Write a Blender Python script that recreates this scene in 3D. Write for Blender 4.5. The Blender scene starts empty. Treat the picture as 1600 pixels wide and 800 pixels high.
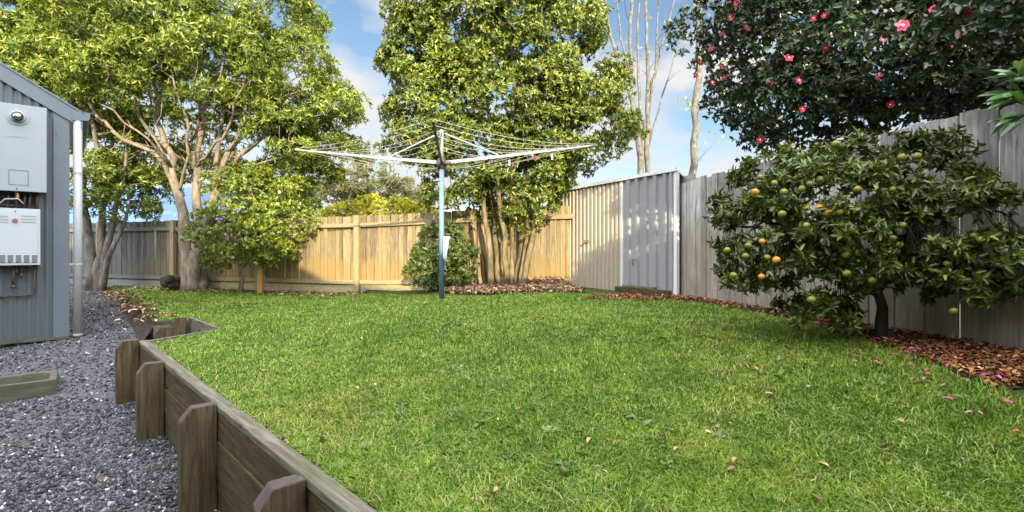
import bpy, bmesh, math, random
import numpy as np
from mathutils import Vector, Matrix
from mathutils.geometry import delaunay_2d_cdt

random.seed(7)
RNG = np.random.default_rng(7)
R = math.radians
C = bpy.context.scene.collection
SC = bpy.context.scene

# ------------------------------------------------------------------ camera, sky, sun, exposure
CZ = 1.5            # camera height; the horizon sits at pixel row 390 of 800
cam = bpy.data.cameras.new('camera'); camo = bpy.data.objects.new('camera', cam); C.objects.link(camo)
camo.location = (0, 0, CZ); camo.rotation_euler = (R(90), 0, 0)
cam.sensor_width = 36; cam.lens = 18; cam.shift_y = -10/1600
cam.clip_start = 0.05; cam.clip_end = 3000
SC.camera = camo

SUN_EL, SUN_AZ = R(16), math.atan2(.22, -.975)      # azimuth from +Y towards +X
SKY_STR, CLOUD_FRONT, CLOUD_FILL, SUN_E, EXPO = .05, 5.0, 35, 3.0, 1.85
W = bpy.data.worlds.new("World"); SC.world = W; W.use_nodes = True
nt = W.node_tree; nt.nodes.clear()
out = nt.nodes.new('ShaderNodeOutputWorld'); bg = nt.nodes.new('ShaderNodeBackground')
sky = nt.nodes.new('ShaderNodeTexSky'); sky.sky_type = 'NISHITA'; sky.sun_disc = False
sky.sun_elevation = SUN_EL; sky.sun_rotation = SUN_AZ; sky.air_density = 1.15; sky.dust_density = .6; sky.ozone_density = 2.2
tc = nt.nodes.new('ShaderNodeTexCoord')
mp = nt.nodes.new('ShaderNodeMapping'); mp.inputs['Scale'].default_value = (1, 1, 2.0); mp.inputs['Location'].default_value = (4.25, .6, .8)
nz = nt.nodes.new('ShaderNodeTexNoise'); nz.inputs['Scale'].default_value = 3.4; nz.inputs['Detail'].default_value = 9
nz.inputs['Roughness'].default_value = .55; nz.inputs['Distortion'].default_value = .15
rp = nt.nodes.new('ShaderNodeValToRGB'); rp.color_ramp.elements[0].position = .46; rp.color_ramp.elements[1].position = .60
sx = nt.nodes.new('ShaderNodeSeparateXYZ')
mr = nt.nodes.new('ShaderNodeMapRange'); mr.inputs['From Min'].default_value = .0; mr.inputs['From Max'].default_value = .55
mr.inputs['To Min'].default_value = .10; mr.inputs['To Max'].default_value = -.10
ad = nt.nodes.new('ShaderNodeMath'); ad.operation = 'ADD'
mx = nt.nodes.new('ShaderNodeMix'); mx.data_type = 'RGBA'; 
# unseen cloud made brighter and thicker overhead, behind the viewer, added as fill light
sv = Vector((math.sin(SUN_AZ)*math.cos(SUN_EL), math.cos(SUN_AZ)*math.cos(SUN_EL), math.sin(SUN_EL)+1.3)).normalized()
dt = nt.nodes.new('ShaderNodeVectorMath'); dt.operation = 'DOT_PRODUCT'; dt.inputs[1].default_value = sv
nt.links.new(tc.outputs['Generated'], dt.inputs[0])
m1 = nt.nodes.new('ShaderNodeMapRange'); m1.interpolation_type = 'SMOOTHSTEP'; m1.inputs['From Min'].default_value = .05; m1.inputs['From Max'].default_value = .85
m1.inputs['To Min'].default_value = CLOUD_FRONT; m1.inputs['To Max'].default_value = CLOUD_FILL
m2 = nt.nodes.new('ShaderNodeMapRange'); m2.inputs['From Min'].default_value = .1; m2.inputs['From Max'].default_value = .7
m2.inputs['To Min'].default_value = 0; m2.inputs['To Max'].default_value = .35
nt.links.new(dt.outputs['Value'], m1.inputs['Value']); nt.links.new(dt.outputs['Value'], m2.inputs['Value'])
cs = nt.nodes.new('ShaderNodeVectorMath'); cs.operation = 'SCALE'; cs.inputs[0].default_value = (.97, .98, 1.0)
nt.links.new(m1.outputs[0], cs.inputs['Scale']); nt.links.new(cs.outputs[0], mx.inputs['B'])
ad2 = nt.nodes.new('ShaderNodeMath'); ad2.operation = 'ADD'
ml = nt.nodes.new('ShaderNodeMath'); ml.operation = 'MULTIPLY'; ml.inputs[1].default_value = 1
L = nt.links.new
L(tc.outputs['Generated'], mp.inputs[0]); L(mp.outputs[0], nz.inputs['Vector']); L(tc.outputs['Generated'], sx.inputs[0])
L(sx.outputs['Z'], mr.inputs['Value']); L(nz.outputs['Fac'], ad.inputs[0]); L(mr.outputs[0], ad.inputs[1])
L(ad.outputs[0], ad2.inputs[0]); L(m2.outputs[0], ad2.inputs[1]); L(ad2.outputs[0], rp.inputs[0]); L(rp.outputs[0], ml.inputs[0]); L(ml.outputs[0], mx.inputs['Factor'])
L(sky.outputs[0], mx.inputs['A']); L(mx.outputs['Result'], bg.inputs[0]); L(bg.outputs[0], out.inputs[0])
bg.inputs[1].default_value = SKY_STR

sl = bpy.data.lights.new('sun', 'SUN'); sl.energy = SUN_E; sl.angle = R(.6); sl.color = (1, .82, .55)
so = bpy.data.objects.new('sun', sl); C.objects.link(so)
SUN = Vector((math.sin(SUN_AZ)*math.cos(SUN_EL), math.cos(SUN_AZ)*math.cos(SUN_EL), math.sin(SUN_EL)))
so.rotation_euler = SUN.to_track_quat('Z', 'Y').to_euler()
SC.view_settings.view_transform = 'Standard'; SC.view_settings.look = 'None'
SC.view_settings.gamma = 1; SC.view_settings.use_curve_mapping = False
SC.view_settings.exposure = EXPO
SC.render.engine = 'CYCLES'
SC.cycles.max_bounces = 8; SC.cycles.diffuse_bounces = 4; SC.cycles.transparent_max_bounces = 8

# ------------------------------------------------------------------ placing helpers
def P(px, py, d):
    return Vector(((px-800)/800*d, d, CZ+(390-py)/800*d))
def sm(a, b, x):
    t = min(1, max(0, (x-a)/(b-a))); return t*t*(3-2*t)
def zl(x, y):                                   # lawn height
    d = (x+.48)*.708+(y-1.84)*.706
    z = .55+.27*sm(.3, 3.2, d)*sm(-4.5, 1.0, x)
    return z+.012*math.sin(x*2.1+y*1.3)*math.sin(y*1.7-x)*sm(.1, .8, d)
def zg(x, y):                                   # gravel height
    z = float(np.interp(y, [0, 3, 4.6, 5.3, 6.1, 7, 8.5, 12.3, 16], [-.05, -.04, -.03, .0, .17, .29, .40, .535, .545]))
    return z+.010*math.sin(x*5+y*3)*math.sin(y*4.3-x*2)
def gp(px, py, f=zl):                           # the ground seen at a pixel
    z = .6
    for _ in range(40):
        d = (CZ-z)*800/(py-390); x = (px-800)/800*d; z = .5*z+.5*f(x, d)
    return Vector((x, d, z))

# ------------------------------------------------------------------ material helpers
def newmat(name):
    m = bpy.data.materials.new(name); m.use_nodes = True
    n = m.node_tree; b = n.nodes['Principled BSDF']
    return m, n, b
def ramp(n, stops):
    r = n.nodes.new('ShaderNodeValToRGB'); e = r.color_ramp.elements
    e[0].position = stops[0][0]; e[0].color = (*stops[0][1], 1)
    e[1].position = stops[-1][0]; e[1].color = (*stops[-1][1], 1)
    for p, c in stops[1:-1]:
        k = e.new(p); k.color = (*c, 1)
    return r
def noise(n, scale, detail=5, stretch=(1, 1, 1), rough=.6, dist=0, co='Object'):
    t = n.nodes.new('ShaderNodeTexCoord'); m = n.nodes.new('ShaderNodeMapping'); m.inputs['Scale'].default_value = stretch
    z = n.nodes.new('ShaderNodeTexNoise'); z.inputs['Scale'].default_value = scale; z.inputs['Detail'].default_value = detail
    z.inputs['Roughness'].default_value = rough; z.inputs['Distortion'].default_value = dist
    n.links.new(t.outputs[co], m.inputs[0]); n.links.new(m.outputs[0], z.inputs['Vector'])
    return z
def mix(n, a, b, fac, mode='MIX'):
    x = n.nodes.new('ShaderNodeMix'); x.data_type = 'RGBA'; x.blend_type = mode
    for s, v in (('A', a), ('B', b)):
        if isinstance(v, tuple): x.inputs[s].default_value = (*v, 1)
        else: n.links.new(v, x.inputs[s])
    if isinstance(fac, (int, float)): x.inputs['Factor'].default_value = fac
    else: n.links.new(fac, x.inputs['Factor'])
    return x.outputs['Result']
def bump(n, b, h, strength=.4, dist=.01):
    k = n.nodes.new('ShaderNodeBump'); k.inputs['Strength'].default_value = strength; k.inputs['Distance'].default_value = dist
    n.links.new(h, k.inputs['Height']); n.links.new(k.outputs[0], b.inputs['Normal'])
def leafmat(name, stops, trans=.35, rough=.42, tcol=1.6, spec=.5, cnoise=.5):
    m, n, b = newmat(name)
    g = n.nodes.new('ShaderNodeNewGeometry'); r = ramp(n, stops); n.links.new(g.outputs['Random Per Island'], r.inputs[0])
    z = noise(n, cnoise, 2); k = n.nodes.new('ShaderNodeMapRange'); k.inputs['From Min'].default_value = .3; k.inputs['From Max'].default_value = .7
    k.inputs['To Min'].default_value = .72; k.inputs['To Max'].default_value = 1.25
    n.links.new(z.outputs['Fac'], k.inputs['Value'])
    mu = n.nodes.new('ShaderNodeVectorMath'); mu.operation = 'SCALE'; n.links.new(r.outputs[0], mu.inputs[0]); n.links.new(k.outputs[0], mu.inputs['Scale'])
    n.links.new(mu.outputs[0], b.inputs['Base Color']); b.inputs['Roughness'].default_value = rough
    b.inputs['Specular IOR Level'].default_value = spec
    t = n.nodes.new('ShaderNodeBsdfTranslucent'); hs = n.nodes.new('ShaderNodeVectorMath'); hs.operation = 'MULTIPLY'
    hs.inputs[1].default_value = (tcol*1.15, tcol, tcol*.45); n.links.new(mu.outputs[0], hs.inputs[0]); n.links.new(hs.outputs[0], t.inputs[0])
    s = n.nodes.new('ShaderNodeMixShader'); s.inputs[0].default_value = trans
    n.links.new(b.outputs[0], s.inputs[1]); n.links.new(t.outputs[0], s.inputs[2])
    n.links.new(s.outputs[0], n.nodes['Material Output'].inputs[0])
    return m
def islandmat(name, stops, rough=.8, spec=.3, bs=0):
    m, n, b = newmat(name); g = n.nodes.new('ShaderNodeNewGeometry'); r = ramp(n, stops)
    n.links.new(g.outputs['Random Per Island'], r.inputs[0]); c = r.outputs[0]
    if bs:
        z = noise(n, bs, 4); rr = ramp(n, [(.3, (.55, .55, .55)), (.7, (1.3, 1.3, 1.3))]); n.links.new(z.outputs['Fac'], rr.inputs[0])
        c = mix(n, c, rr.outputs[0], 1, 'MULTIPLY')
    n.links.new(c, b.inputs['Base Color']); b.inputs['Roughness'].default_value = rough; b.inputs['Specular IOR Level'].default_value = spec
    return m
def woodmat(name, dark, mid, light, stretch=(14, 14, 1), stain=None, stain_amt=.5, gs=3.0, low=None, knots=True, shade_x=None, rot=0):
    m, n, b = newmat(name)
    g = n.nodes.new('ShaderNodeNewGeometry')
    t = n.nodes.new('ShaderNodeTexCoord'); mpn = n.nodes.new('ShaderNodeMapping'); mpn.inputs['Scale'].default_value = stretch
    off = n.nodes.new('ShaderNodeVectorMath'); off.operation = 'ADD'
    vr = n.nodes.new('ShaderNodeVectorRotate'); vr.rotation_type = 'Z_AXIS'; vr.inputs['Angle'].default_value = rot; n.links.new(t.outputs['Object'], vr.inputs['Vector'])
    sc = n.nodes.new('ShaderNodeMath'); sc.operation = 'MULTIPLY'; sc.inputs[1].default_value = 37
    n.links.new(g.outputs['Random Per Island'], sc.inputs[0]); n.links.new(vr.outputs[0], off.inputs[0]); n.links.new(sc.outputs[0], off.inputs[1])
    n.links.new(off.outputs[0], mpn.inputs[0])
    z = n.nodes.new('ShaderNodeTexNoise'); z.inputs['Scale'].default_value = gs; z.inputs['Detail'].default_value = 9; z.inputs['Roughness'].default_value = .68
    z.inputs['Distortion'].default_value = .6
    n.links.new(mpn.outputs[0], z.inputs['Vector'])
    r = ramp(n, [(.3, dark), (.5, mid), (.7, light)]); n.links.new(z.outputs['Fac'], r.inputs[0])
    rr = ramp(n, [(0, (.55, .55, .56)), (.5, (.95, .95, .95)), (1, (1.3, 1.28, 1.24))]); n.links.new(g.outputs['Random Per Island'], rr.inputs[0])
    c = mix(n, r.outputs[0], rr.outputs[0], 1, 'MULTIPLY')
    cm = n.nodes.new('ShaderNodeMapping'); cm.inputs['Scale'].default_value = tuple(q*(2.6 if q > 5 else .45) for q in stretch); n.links.new(off.outputs[0], cm.inputs[0])
    cz = n.nodes.new('ShaderNodeTexNoise'); cz.inputs['Scale'].default_value = gs; cz.inputs['Detail'].default_value = 3; n.links.new(cm.outputs[0], cz.inputs['Vector'])
    cr = ramp(n, [(.30, (1, 1, 1)), (.36, (0, 0, 0))]); n.links.new(cz.outputs['Fac'], cr.inputs[0])
    c = mix(n, c, tuple(x*.3 for x in dark), cr.outputs[0])      # drying cracks along the grain
    if knots:
        v = n.nodes.new('ShaderNodeTexVoronoi'); v.inputs['Scale'].default_value = 1.0
        m2 = n.nodes.new('ShaderNodeMapping'); m2.inputs['Scale'].default_value = tuple(2.3 if s > 5 else 1.2 for s in stretch)
        n.links.new(off.outputs[0], m2.inputs[0]); n.links.new(m2.outputs[0], v.inputs['Vector'])
        kr = ramp(n, [(.03, (1, 1, 1)), (.075, (0, 0, 0))]); n.links.new(v.outputs['Distance'], kr.inputs[0])
        c = mix(n, c, tuple(x*.35 for x in dark), kr.outputs[0])
    if stain:
        s = noise(n, 1.3, 6, tuple(1.6 if q > 5 else .8 for q in stretch), .65, .3); sr = ramp(n, [(.48, (0, 0, 0)), (.68, (stain_amt,)*3)]); n.links.new(s.outputs['Fac'], sr.inputs[0])
        c = mix(n, c, stain, sr.outputs[0])
    if low:                                     # rising damp, algae and soil splash along the foot
        lc, z0, z1, amt = low
        sp = n.nodes.new('ShaderNodeSeparateXYZ'); n.links.new(t.outputs['Object'], sp.inputs[0])
        s2 = noise(n, 2.5, 5, (1, 1, .5)); a = n.nodes.new('ShaderNodeMath'); a.operation = 'MULTIPLY_ADD'; a.inputs[1].default_value = .9
        n.links.new(s2.outputs['Fac'], a.inputs[0]); n.links.new(sp.outputs['Z'], a.inputs[2])
        k = n.nodes.new('ShaderNodeMapRange'); k.inputs['From Min'].default_value = z0+.45; k.inputs['From Max'].default_value = z1+.45
        k.inputs['To Min'].default_value = amt; k.inputs['To Max'].default_value = 0; n.links.new(a.outputs[0], k.inputs['Value'])
        c = mix(n, c, lc, k.outputs[0])
    if shade_x:                                   # shade over one stretch of boards, painted in as darker blue grey
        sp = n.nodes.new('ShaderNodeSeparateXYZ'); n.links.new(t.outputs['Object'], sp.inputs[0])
        k = n.nodes.new('ShaderNodeMapRange'); k.inputs['From Min'].default_value = shade_x[0]; k.inputs['From Max'].default_value = shade_x[1]
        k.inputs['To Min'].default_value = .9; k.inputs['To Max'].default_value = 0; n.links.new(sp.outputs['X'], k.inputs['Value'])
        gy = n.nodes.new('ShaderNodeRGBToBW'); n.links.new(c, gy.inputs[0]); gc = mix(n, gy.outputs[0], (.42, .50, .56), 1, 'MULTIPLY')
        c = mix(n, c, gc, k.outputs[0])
    n.links.new(c, b.inputs['Base Color']); b.inputs['Roughness'].default_value = .85; b.inputs['Specular IOR Level'].default_value = .25
    bump(n, b, z.outputs['Fac'], .5, .006)
    return m
def barkmat(name, stops, scale=9, stretch=(1, 1, .35)):
    m, n, b = newmat(name); z = noise(n, scale, 8, stretch, .7, .4); r = ramp(n, stops); n.links.new(z.outputs['Fac'], r.inputs[0])
    n.links.new(r.outputs[0], b.inputs['Base Color']); b.inputs['Roughness'].default_value = .85; b.inputs['Specular IOR Level'].default_value = .2
    bump(n, b, z.outputs['Fac'], .7, .02); return m
def plain(name, col, rough=.5, metal=0, spec=.5, dirt=0, dscale=3, dcol=(.12, .10, .08), stretch=(1, 1, .4), emit=0):
    m, n, b = newmat(name); b.inputs['Roughness'].default_value = rough; b.inputs['Metallic'].default_value = metal
    b.inputs['Specular IOR Level'].default_value = spec
    z = noise(n, dscale, 7, stretch, .65); r = ramp(n, [(.45, (0, 0, 0)), (.8, (dirt,)*3)]); n.links.new(z.outputs['Fac'], r.inputs[0])
    n.links.new(mix(n, col, dcol, r.outputs[0]), b.inputs['Base Color'])
    rr = ramp(n, [(.3, (max(rough-.1, .05),)*3), (.7, (min(rough+.15, 1),)*3)]); n.links.new(z.outputs['Fac'], rr.inputs[0]); n.links.new(rr.outputs[0], b.inputs['Roughness'])
    return m

# ------------------------------------------------------------------ mesh helpers
def tag(o, label=None, cat=None, group=None, kind=None):
    if label: o['label'] = label
    if cat: o['category'] = cat
    if group: o['group'] = group
    if kind: o['kind'] = kind
    return o
def empty(name, loc, label, cat, group=None):
    o = bpy.data.objects.new(name, None); C.objects.link(o); o.location = loc; o.empty_display_size = .1
    return tag(o, label, cat, group)
ORG = {}
def mesh_obj(name, verts, faces, mat, parent=None, smooth=False, mats=None, midx=None):
    org = world_of(parent)
    me = bpy.data.meshes.new(name)
    V = np.asarray(verts, dtype=np.float64)-np.array(org)
    if isinstance(faces, np.ndarray):
        nf, k = faces.shape
        me.vertices.add(len(V)); me.vertices.foreach_set('co', V.astype(np.float32).ravel())
        me.loops.add(nf*k); me.loops.foreach_set('vertex_index', faces.astype(np.int32).ravel())
        me.polygons.add(nf); me.polygons.foreach_set('loop_start', (np.arange(nf)*k).astype(np.int32))
        me.update(calc_edges=True)
    else:
        me.from_pydata([tuple(v) for v in V], [], faces); me.update()
    if smooth: me.polygons.foreach_set('use_smooth', [True]*len(me.polygons))
    for q in (mats or [mat]): me.materials.append(q)
    if midx is not None: me.polygons.foreach_set('material_index', midx)
    o = bpy.data.objects.new(name, me); C.objects.link(o)
    if parent: o.parent = parent
    return o
def world_of(o):
    v = Vector((0, 0, 0))
    while o is not None: v += o.location; o = o.parent
    return v
class MB:
    def __init__(s): s.v = []; s.f = []
    def add(s, vs, fs):
        b = len(s.v); s.v += [tuple(v) for v in vs]; s.f += [tuple(i+b for i in f) for f in fs]; return s
    def box(s, c, a, b, d):                     # centre and three half vectors
        c = Vector(c); a = Vector(a); b = Vector(b); d = Vector(d)
        if a.cross(b).dot(d) < 0: a = -a
        return s.add([c-a-b-d, c+a-b-d, c+a+b-d, c-a+b-d, c-a-b+d, c+a-b+d, c+a+b+d, c-a+b+d],
              [(0, 3, 2, 1), (4, 5, 6, 7), (0, 1, 5, 4), (1, 2, 6, 5), (2, 3, 7, 6), (3, 0, 4, 7)])
    def prism(s, pts, ext):                     # polygon pts (list of Vector) extruded by ext
        n = len(pts); e = Vector(ext)
        vs = [Vector(p) for p in pts]+[Vector(p)+e for p in pts]
        nr = Vector((0, 0, 0))
        for i in range(n): nr += vs[i].cross(vs[(i+1) % n])
        fs = [tuple(range(n))[::-1], tuple(range(n, 2*n))]+[(i, (i+1) % n, n+(i+1) % n, n+i) for i in range(n)]
        if nr.dot(e) < 0: fs = [f[::-1] for f in fs]
        return s.add(vs, fs)
    def tube(s, pts, rad, n=8, cap=True):
        pts = [Vector(p) for p in pts]; k = len(pts)
        rad = [rad]*k if isinstance(rad, (int, float)) else rad
        d0 = (pts[1]-pts[0]).normalized(); up = Vector((0, 0, 1)) if abs(d0.z) < .9 else Vector((1, 0, 0))
        a = d0.cross(up).normalized(); vs = []
        for i, p in enumerate(pts):
            d = (pts[min(i+1, k-1)]-pts[max(i-1, 0)]).normalized()
            a = (a-d*a.dot(d)).normalized(); b = d.cross(a)
            vs += [p+(a*math.cos(2*math.pi*j/n)+b*math.sin(2*math.pi*j/n))*rad[i] for j in range(n)]
        fs = [(i*n+j, i*n+(j+1) % n, (i+1)*n+(j+1) % n, (i+1)*n+j) for i in range(k-1) for j in range(n)]
        if cap: fs += [tuple(range(n))[::-1], tuple(range((k-1)*n, k*n))]
        return s.add(vs, fs)
    def ball(s, c, r, seg=10, rings=6, sq=(1, 1, 1)):
        c = Vector(c); vs = [c+Vector((0, 0, r*sq[2]))]
        for i in range(1, rings):
            t = math.pi*i/rings
            vs += [c+Vector((r*sq[0]*math.sin(t)*math.cos(2*math.pi*j/seg), r*sq[1]*math.sin(t)*math.sin(2*math.pi*j/seg), r*sq[2]*math.cos(t))) for j in range(seg)]
        vs.append(c-Vector((0, 0, r*sq[2]))); e = len(vs)-1
        fs = [(0, 1+j, 1+(j+1) % seg) for j in range(seg)]
        fs += [(1+i*seg+j, 1+(i+1)*seg+j, 1+(i+1)*seg+(j+1) % seg, 1+i*seg+(j+1) % seg) for i in range(rings-2) for j in range(seg)]
        fs += [(e, 1+(rings-2)*seg+(j+1) % seg, 1+(rings-2)*seg+j) for j in range(seg)]
        return s.add(vs, fs)
    def obj(s, name, mat, parent=None, smooth=False, bevel=0):
        o = mesh_obj(name, s.v, s.f, mat, parent, smooth)
        if bevel:
            m = o.modifiers.new('edge', 'BEVEL'); m.width = bevel; m.segments = 2; m.limit_method = 'ANGLE'
        return o

def unit(a): return a/np.maximum(np.linalg.norm(a, axis=1, keepdims=True), 1e-9)
def leaf_arrays(pos, d, nr, Ln, Wd, fold=.25, droop=.15):
    N = len(pos); d = unit(d); side = unit(np.cross(d, nr)); nn = np.cross(side, d)
    Ln = np.broadcast_to(np.asarray(Ln, float), (N,))[:, None]; Wd = np.broadcast_to(np.asarray(Wd, float), (N,))[:, None]
    def pt(u, v, w): return pos+d*Ln*u+side*Wd*v+nn*(Wd*w)
    z = nn*(-droop)*Ln
    vs = np.stack([pt(0, 0, 0), pt(.32, -.5, fold), pt(.72, -.36, fold*.8)+z*.5, pt(1, 0, 0)+z, pt(.72, .36, fold*.8)+z*.5, pt(.32, .5, fold)], 1).reshape(-1, 3)
    base = (np.arange(N)*6)[:, None]
    f = np.concatenate([base+np.array([[0, 1, 2, 3]]), base+np.array([[0, 3, 4, 5]])], 1).reshape(-1, 4)
    return vs, f
def whorls(cent, dirs, k, cone, Ln, Wd, jit=.25, **kw):
    """k leaves radiating round each twig tip"""
    M = len(cent); d = unit(dirs); a = unit(np.cross(d, RNG.normal(size=(M, 3)))); b = np.cross(d, a)
    pos = []; ds = []; ns = []
    for j in range(k):
        th = 2*math.pi*(j/k)+RNG.normal(0, .35, M); c = np.clip(RNG.normal(cone, .22, M), .15, 2.2)
        rad = a*np.cos(th)[:, None]+b*np.sin(th)[:, None]
        dd = d*np.cos(c)[:, None]+rad*np.sin(c)[:, None]
        pos.append(cent-d*(Ln*.35*RNG.random(M))[:, None]); ds.append(dd); ns.append(d+rad*.1+RNG.normal(0, jit, (M, 3)))
    pos = np.concatenate(pos); ds = np.concatenate(ds); ns = np.concatenate(ns)
    s = RNG.uniform(.65, 1.2, len(pos))
    return leaf_arrays(pos, ds, ns, Ln*s, Wd*s, **kw)
def in_blobs(n, blobs, shell=.0, zmin=None):
    """points in a union of ellipsoids (px, py, depth, rx_px, rz_px, ry_m), uneven over the volume"""
    vol = np.array([b[3]*b[4]*b[5] for b in blobs])**.8; pr = vol/vol.sum(); out = []
    while len(out) < n:
        b = blobs[RNG.choice(len(blobs), p=pr)]; u = RNG.normal(size=3); u /= np.linalg.norm(u)
        r = (shell+(1-shell)*RNG.random())**.45 if shell < 1 else 1
        c = P(b[0], b[1], b[2]); s = b[2]/800
        p = np.array(c)+u*r*np.array([b[3]*s, b[5], b[4]*s])
        if zmin and p[2] < zmin: continue
        inner = False
        for q in blobs:                         # keep to the outside of the union
            if q is b: continue
            cq = np.array(P(q[0], q[1], q[2])); e = (p-cq)/np.array([q[3]*q[2]/800, q[5], q[4]*q[2]/800])
            if (e*e).sum() < shell*.7: inner = True; break
        if inner: continue
        out.append(np.concatenate([p, u*.8+np.array([0, 0, .25])]))
    return np.array(out)
def crown(cl, rc, per, k, Ln, Wd, cone=.95, up=.35, squash=.75, spread=.55, **kw):
    """clumps of leaf whorls: cl = (n,6) centre+outward; rc radius of a clump; per whorls each"""
    n = len(cl); rr = rc*RNG.uniform(.6, 1.25, n)
    c = np.repeat(cl[:, :3], per, 0); o = np.repeat(unit(cl[:, 3:]), per, 0); rr = np.repeat(rr, per)
    u = unit(RNG.normal(size=c.shape)); u = unit(u+o*.55+np.array([0, 0, up]))
    r = rr*(spread+(1-spread)*RNG.random(len(c)))
    p = c+u*r[:, None]*np.array([1, 1, squash])
    return whorls(p, u+o*.3+RNG.normal(0, .25, u.shape), k, cone, Ln, Wd, **kw)
def grow(stems, targets, step=.3, wob=.05, tip=.006, power=.48, rmax=None, rise=.6, lo=.8):
    """branching skeleton from stem polylines to the crown's clumps -> tube chains"""
    pos = []; par = []; minr = []
    for st in stems:
        pts, r0, r1 = st; prev = -1
        for i in range(len(pts)-1):
            a, b = Vector(pts[i]), Vector(pts[i+1]); m = max(1, int((b-a).length/step))
            for j in range(m+(i == len(pts)-2)):
                t = j/m; p = a.lerp(b, t)
                if i+j > 0: p += Vector(RNG.normal(0, wob*.4, 3))
                f = (i+t)/(len(pts)-1); pos.append(np.array(p)); par.append(prev); minr.append(r0+(r1-r0)*f); prev = len(pos)-1
    nst = len(pos); pos = [p for p in pos]
    base = pos[0]
    T = sorted(targets, key=lambda t: np.linalg.norm(t-pos[nst//2]))
    for t in T:
        A = np.array(pos); dv = t-A; dist = np.linalg.norm(dv, axis=1)
        cost = dist*(1+lo*np.clip((A[:, 2]-t[2]+.15*dist)/np.maximum(dist, .01), 0, 1)*2)+(A[:, 2] < base[2]+.9)*4
        i = int(cost.argmin()); a = A[i]; L_ = dist[i]
        if L_ < .08: continue
        m = max(1, int(L_/step)); pd = np.array([0, 0, 1.])
        if par[i] >= 0: pd = a-A[par[i]]; pd /= max(np.linalg.norm(pd), 1e-6)
        ctrl = a+(pd*.6+np.array([0, 0, rise*.5]))*L_*.4; prev = i
        for j in range(1, m+1):
            s = j/m; q = (1-s)**2*a+2*s*(1-s)*ctrl+s*s*t
            if j < m: q = q+RNG.normal(0, wob, 3)*min(1, L_)
            pos.append(q); par.append(prev); minr.append(0); prev = len(pos)-1
    n = len(pos); cnt = np.zeros(n); ch = [[] for _ in range(n)]
    for i in range(n-1, -1, -1):
        if not ch[i]: cnt[i] = max(cnt[i], 1)
        if par[i] >= 0: cnt[par[i]] += cnt[i]; ch[par[i]].append(i)
    rad = tip*cnt**power; rad = np.maximum(rad, np.array(minr))
    if rmax: rad[nst:] = np.minimum(rad[nst:], rmax)
    mb = MB()
    starts = [(i, None) for i in range(n) if par[i] < 0]
    while starts:
        i, pr = starts.pop(); pts = []; rs = []
        if pr is not None: pts.append(pos[pr]); rs.append(min(rad[pr], rad[i]*1.25))
        while True:
            pts.append(pos[i]); rs.append(rad[i])
            if not ch[i]: break
            c = sorted(ch[i], key=lambda q: -cnt[q]-1000*(q < nst))
            for q in c[1:]: starts.append((q, i))
            i = c[0]
        if len(pts) > 1:
            rs[-1] *= .6 if rs[-1] > .02 else 1
            mb.tube(pts, [float(x) for x in rs], 8 if max(rs) > .04 else 5, cap=True)
    return mb
def tree(name, label, cat, loc, stems, cl, lm, bm, leafkw, growkw={}, group=None, ntarget=None, extra=None):
    t = empty(name, loc, label, cat, group)
    tg = cl[:, :3] if ntarget is None else cl[RNG.permutation(len(cl))[:ntarget], :3]
    if extra is not None: tg = np.concatenate([tg, extra])
    grow(stems, [np.array(x) for x in tg], **growkw).obj('trunk', bm, t, smooth=True)
    v, f = crown(cl, **leafkw); mesh_obj('crown', v, f, lm, t)
    return t

# ------------------------------------------------------------------ materials
M = {}
M['fence_grey'] = woodmat('weathered grey paling', (.15, .15, .152), (.37, .372, .375), (.58, .58, .58), stain=(.12, .115, .10), stain_amt=.7, low=((.21, .165, .11), .75, 1.25, .6))
M['fence_tan'] = woodmat('treated pine paling', (.10, .078, .038), (.23, .18, .095), (.35, .285, .165), stain=(.20, .17, .11), stain_amt=.6, low=((.26, .175, .06), .62, .86, .7), shade_x=(-.2, 3.4))
M['rail_tan'] = woodmat('treated pine rail', (.22, .18, .085), (.36, .30, .165), (.46, .39, .24), stretch=(1, 14, 14), stain=(.19, .19, .085), stain_amt=.4, knots=False, shade_x=(-.2, 3.4))
M['post_tan'] = woodmat('fence post', (.24, .18, .085), (.37, .295, .155), (.47, .39, .24), stain=(.2, .18, .1), stain_amt=.4, knots=False)
M['sleeper'] = woodmat('damp sleeper', (.022, .016, .007), (.07, .053, .024), (.135, .11, .058), rot=-2.357, stretch=(1, 14, 14), stain=(.05, .055, .022), stain_amt=.7)
M['sleeper_top'] = woodmat('weathered sleeper top', (.06, .056, .04), (.14, .127, .095), (.25, .235, .19), rot=-2.357, stretch=(1, 14, 14), stain=(.09, .10, .045), stain_amt=.55)
M['block'] = woodmat('post timber', (.034, .024, .011), (.10, .076, .036), (.19, .155, .085), stretch=(14, 14, 1), stain=(.045, .032, .026), stain_amt=.75)
M['end_grain'] = plain('blackened end grain', (.05, .036, .032), .9, dirt=.8, dscale=18, dcol=(.12, .09, .07))
M['stake'] = woodmat('orange stake', (.25, .12, .04), (.40, .22, .08), (.5, .3, .12), knots=False)
M['house'] = plain('grey steel cladding', (.075, .088, .10), .42, dirt=.25, dscale=2.5, dcol=(.06, .068, .075))
M['house_trim'] = plain('grey steel trim', (.10, .122, .145), .4, dirt=.2, dscale=3, dcol=(.07, .08, .09))
M['pipe'] = plain('painted pvc', (.34, .36, .385), .38, dirt=.3, dscale=4, dcol=(.38, .38, .36))
M['heater'] = plain('grey heater casing', (.25, .285, .31), .35, dirt=.2, dscale=2, dcol=(.2, .225, .245))
M['white'] = plain('white enamel', (.38, .41, .44), .35, dirt=.25, dscale=2.5, dcol=(.3, .31, .31))
M['dark'] = plain('dark void', (.02, .02, .02), .8)
M['chrome'] = plain('flue metal', (.45, .43, .40), .25, 1)
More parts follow.
